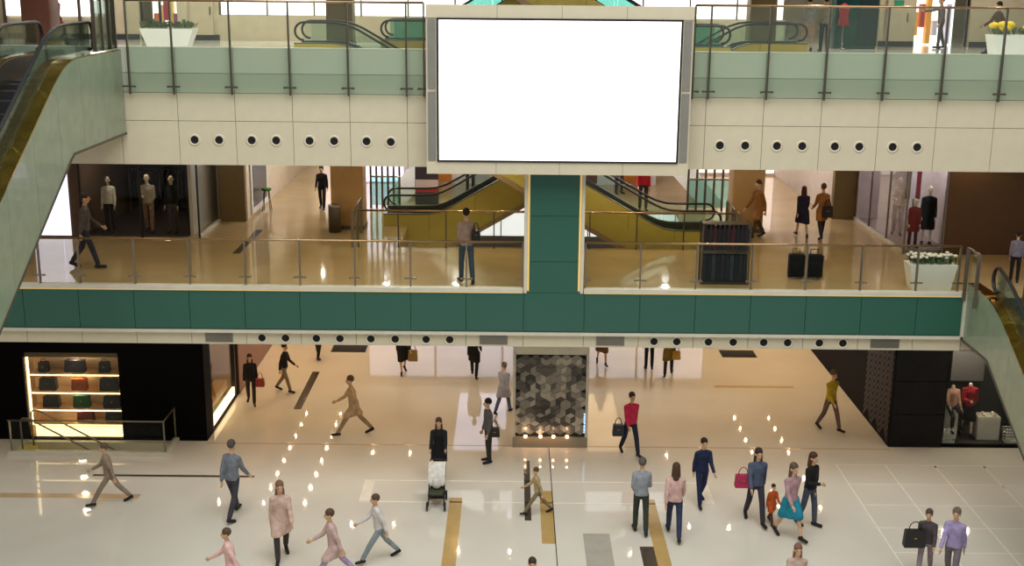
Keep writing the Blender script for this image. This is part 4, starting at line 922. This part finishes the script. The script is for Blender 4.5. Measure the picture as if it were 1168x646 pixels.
for (lb_, x, y, yh, z, face, pose, top, tc_, bot, bc_, hr_, hc_) in PEOPLE:
    if yh is None: p, hh = at_z(x, y, z), 1.7
    else: p, hh = hgt(x, y, yh, z)
    person(lb_, (p.x, p.y, z), face, pose, top, tc_, bot, bc_, hr_, hc_, h=hh*1.0)
for (lb_, x, y, face, pose, top, tc_, bot, bc_, hr_, hc_) in (
        ('person in grey top and tan skirt behind top railing', 9.85, 41.6, 180, 'stand', 'shirt', '#8c8a8c', 'skirt', '#a88c78', 'short', '#1c1512'),
        ('person in taupe shirt and dark jeans behind top railing', 10.4, 41.6, 180, 'stand', 'shirt', '#8c7f6c', 'trousers', '#1f2430', 'short', '#1c1512'),
        ('person in grey pointing at the orange lit shop', 15.1, 44.0, -90, 'point', 'shirt', '#6c6468', 'trousers', '#4c4450', 'short', '#7a5040'),
        ('person in dark brown at far right of the top gallery', 15.6, 40.0, -80, 'stride', 'coat', '#5c4036', 'trousers', '#2c2224', 'short', '#2c1c18'),
        ('person in red and dark clothes at far left of the top gallery', -14.2, 38.5, 80, 'walk', 'coat', '#6a1c1c', 'trousers', '#2c2224', 'short', '#2c1c18')):
    person(lb_, (x, y, Z2), face, pose, top, tc_, bot, bc_, hr_, hc_)
# shoppers glimpsed past the crossing escalators
for (lb_, x, y, face, tc_, bc_) in (('person in red top beyond the right escalator', 4.55, 41.9, 0, '#b01c30', '#30343c'), ('person in dark grey beyond the right escalator', 4.0, 45.3, 20, '#4a484c', '#2a2a30'), ('person in dark clothes beyond the left escalator', -1.6, 45.2, 10, '#2c2a30', '#2a2428')):
    person(lb_, (x, y, Z1), face, 'stand', 'shirt', tc_, 'trousers', bc_, 'short', '#2a1c16')
# mannequins
MQ = dict(cat='mannequin', name='mannequin')
person('dark suited mannequin with white vest in menswear window', (-12.6, 37.4, Z1), 0, 'stand', 'shirt', '#d8d2c4', 'trousers', '#121214', None, '', '#b8a890', h=1.72, **MQ)
person('mannequin in light grey suit in menswear window', (-11.35, 37.3, Z1), 5, 'bag', 'shirt', '#b0a294', 'trousers', '#8a6c54', None, '', '#c8b8a4', h=1.8, **MQ)
person('mannequin in black suit in menswear window', (-10.6, 37.3, Z1), -5, 'stand', 'shirt', '#141414', 'trousers', '#4a3e38', None, '', '#b8a890', h=1.78, **MQ)
person('pale mannequin in lilac top at the side window', (12.1, 37.6, Z1+.1), -20, 'bag', 'shirt', '#c4b4b8', 'trousers', '#8c84a0', None, '', '#e8e0dc', h=1.78, **MQ)
person('child sized mannequin in red in the right boutique window', (12.0, 35.75, Z1+.1), 0, 'stand', 'coat', '#7c1c20', 'trousers', '#4c1c1c', None, '', '#d8ccc0', h=1.45, **MQ)
person('tall mannequin in black dress in the right boutique window', (12.53, 36.1, Z1+.1), -10, 'stand', 'coat', '#101014', 'skirt', '#101014', None, '', '#e0d4c8', h=1.76, **MQ)
person('headless mannequin in red and black dress in dark window', (13.72, 34.5, .1), 0, 'bag', 'shirt', '#8c1420', 'skirt', '#161214', None, '', '#d8c4a8', h=1.85, kind='headless', **MQ)
person('headless seated mannequin in beige jacket on white pedestal', (13.19, 34.42, .2), 5, 'sit', 'shirt', '#a8826c', 'trousers', '#1c1614', None, '', '#e0d0c0', h=1.72, kind='headless', **MQ)

# bags carried or worn
def carry(label, px, py, Y, wd, ht, c, rz=0):
    p = at_y(px, py, Y); handbag(label, (p.x, Y, p.z), wd, ht, .14, c, R(rz), handle=.2)
def gy(x, y, z): return at_z(x, y, z).y
carry('red handbag carried beside the amber shop wall', 297, 441, gy(287, 461, 0)-.05, .28, .26, '#8c1c24')
carry('tan tote bag carried by the black coat under the vents', 471, 412, gy(460, 426, 0), .34, .4, '#8c7440')
carry('black shoulder bag on the grey jacket', 564, 498, gy(557, 527, 0)-.12, .3, .26, '#121114')
carry('dark bag held by the pink red jacket', 705, 497, gy(718, 519, 0)-.05, .34, .34, '#1f2230')
carry('magenta bag carried left of the denim blue top', 847, 556, gy(860, 596, 0)-.05, .42, .34, '#a8204c')
carry('yellow bag on the olive coat', 771, 410, gy(762, 429, 0)-.1, .3, .3, '#a07c1c')
carry('large black bag carried at bottom right', 1042, 624, gy(1053, 658, 0)-.2, .5, .42, '#19171a')
carry('black bag on the tan coat in right corridor', 943, 248, gy(936, 272, Z1)-.1, .34, .36, '#141218')
carry('black bag on the person leaning at middle railing', 543, 274, gy(532, 323, Z1)-.12, .24, .26, '#15110f')

# stroller in front of the person in black
p = at_z(498, 578, 0)
sv = thing('baby_stroller', 'baby stroller with pale hood pushed by person in black', 'stroller', (p.x, p.y+.1, 0))
for s in (-1, 1):
    MB().tube([(s*.2, -.35, .12), (s*.2, .1, .55), (s*.2, .62, 1.02)], .016, 6).build('frame_tube', M['black'], sv); MB().tube([(s*.2, .38, .12), (s*.2, -.08, .6)], .016, 6).build('frame_tube', M['black'], sv)
    for y in (-.36, .38):
        wv = MB().lathe([(0, -.02), (.06, -.02), (.115, -.022), (.12, 0), (.115, .022), (.06, .02), (0, .02)], n=16).build('wheel', M['black'], sv, (s*.23, y, .12)); wv.rotation_euler = (0, R(90), 0)
MB().tube([(-.2, .62, 1.02), (.2, .62, 1.02)], .02, 8).build('push_bar', M['black'], sv)
MB().bev(-.19, .19, -.3, .15, .36, .46, .04).build('seat', pmat('cloth', '#3b4030'), sv); MB().prism([(.1, .44), (.2, .44), (.36, .95), (.28, .97)], 'x', -.18, .18).build('backrest', pmat('cloth', '#3a3a38'), sv)
hb = MB(); 
arc = [(.32-.36*math.sin(R(a)), .62+.42*math.cos(R(a))) for a in range(-20, 105, 12)]
hb.strip([(a, b) for a, b in arc], [(a*.96+.012-.0, b+.02) for a, b in arc], 'x', -.22, .22).build('hood', pmat('cloth', '#d6d2c8'), sv)
MB().bev(-.18, .18, -.05, .25, .18, .34, .03).build('basket', pmat('cloth', '#23221f'), sv); MB().ball((0, .0, .62), .14, .16, .16).build('blanket', pmat('cloth', '#c9c6bc'), sv)
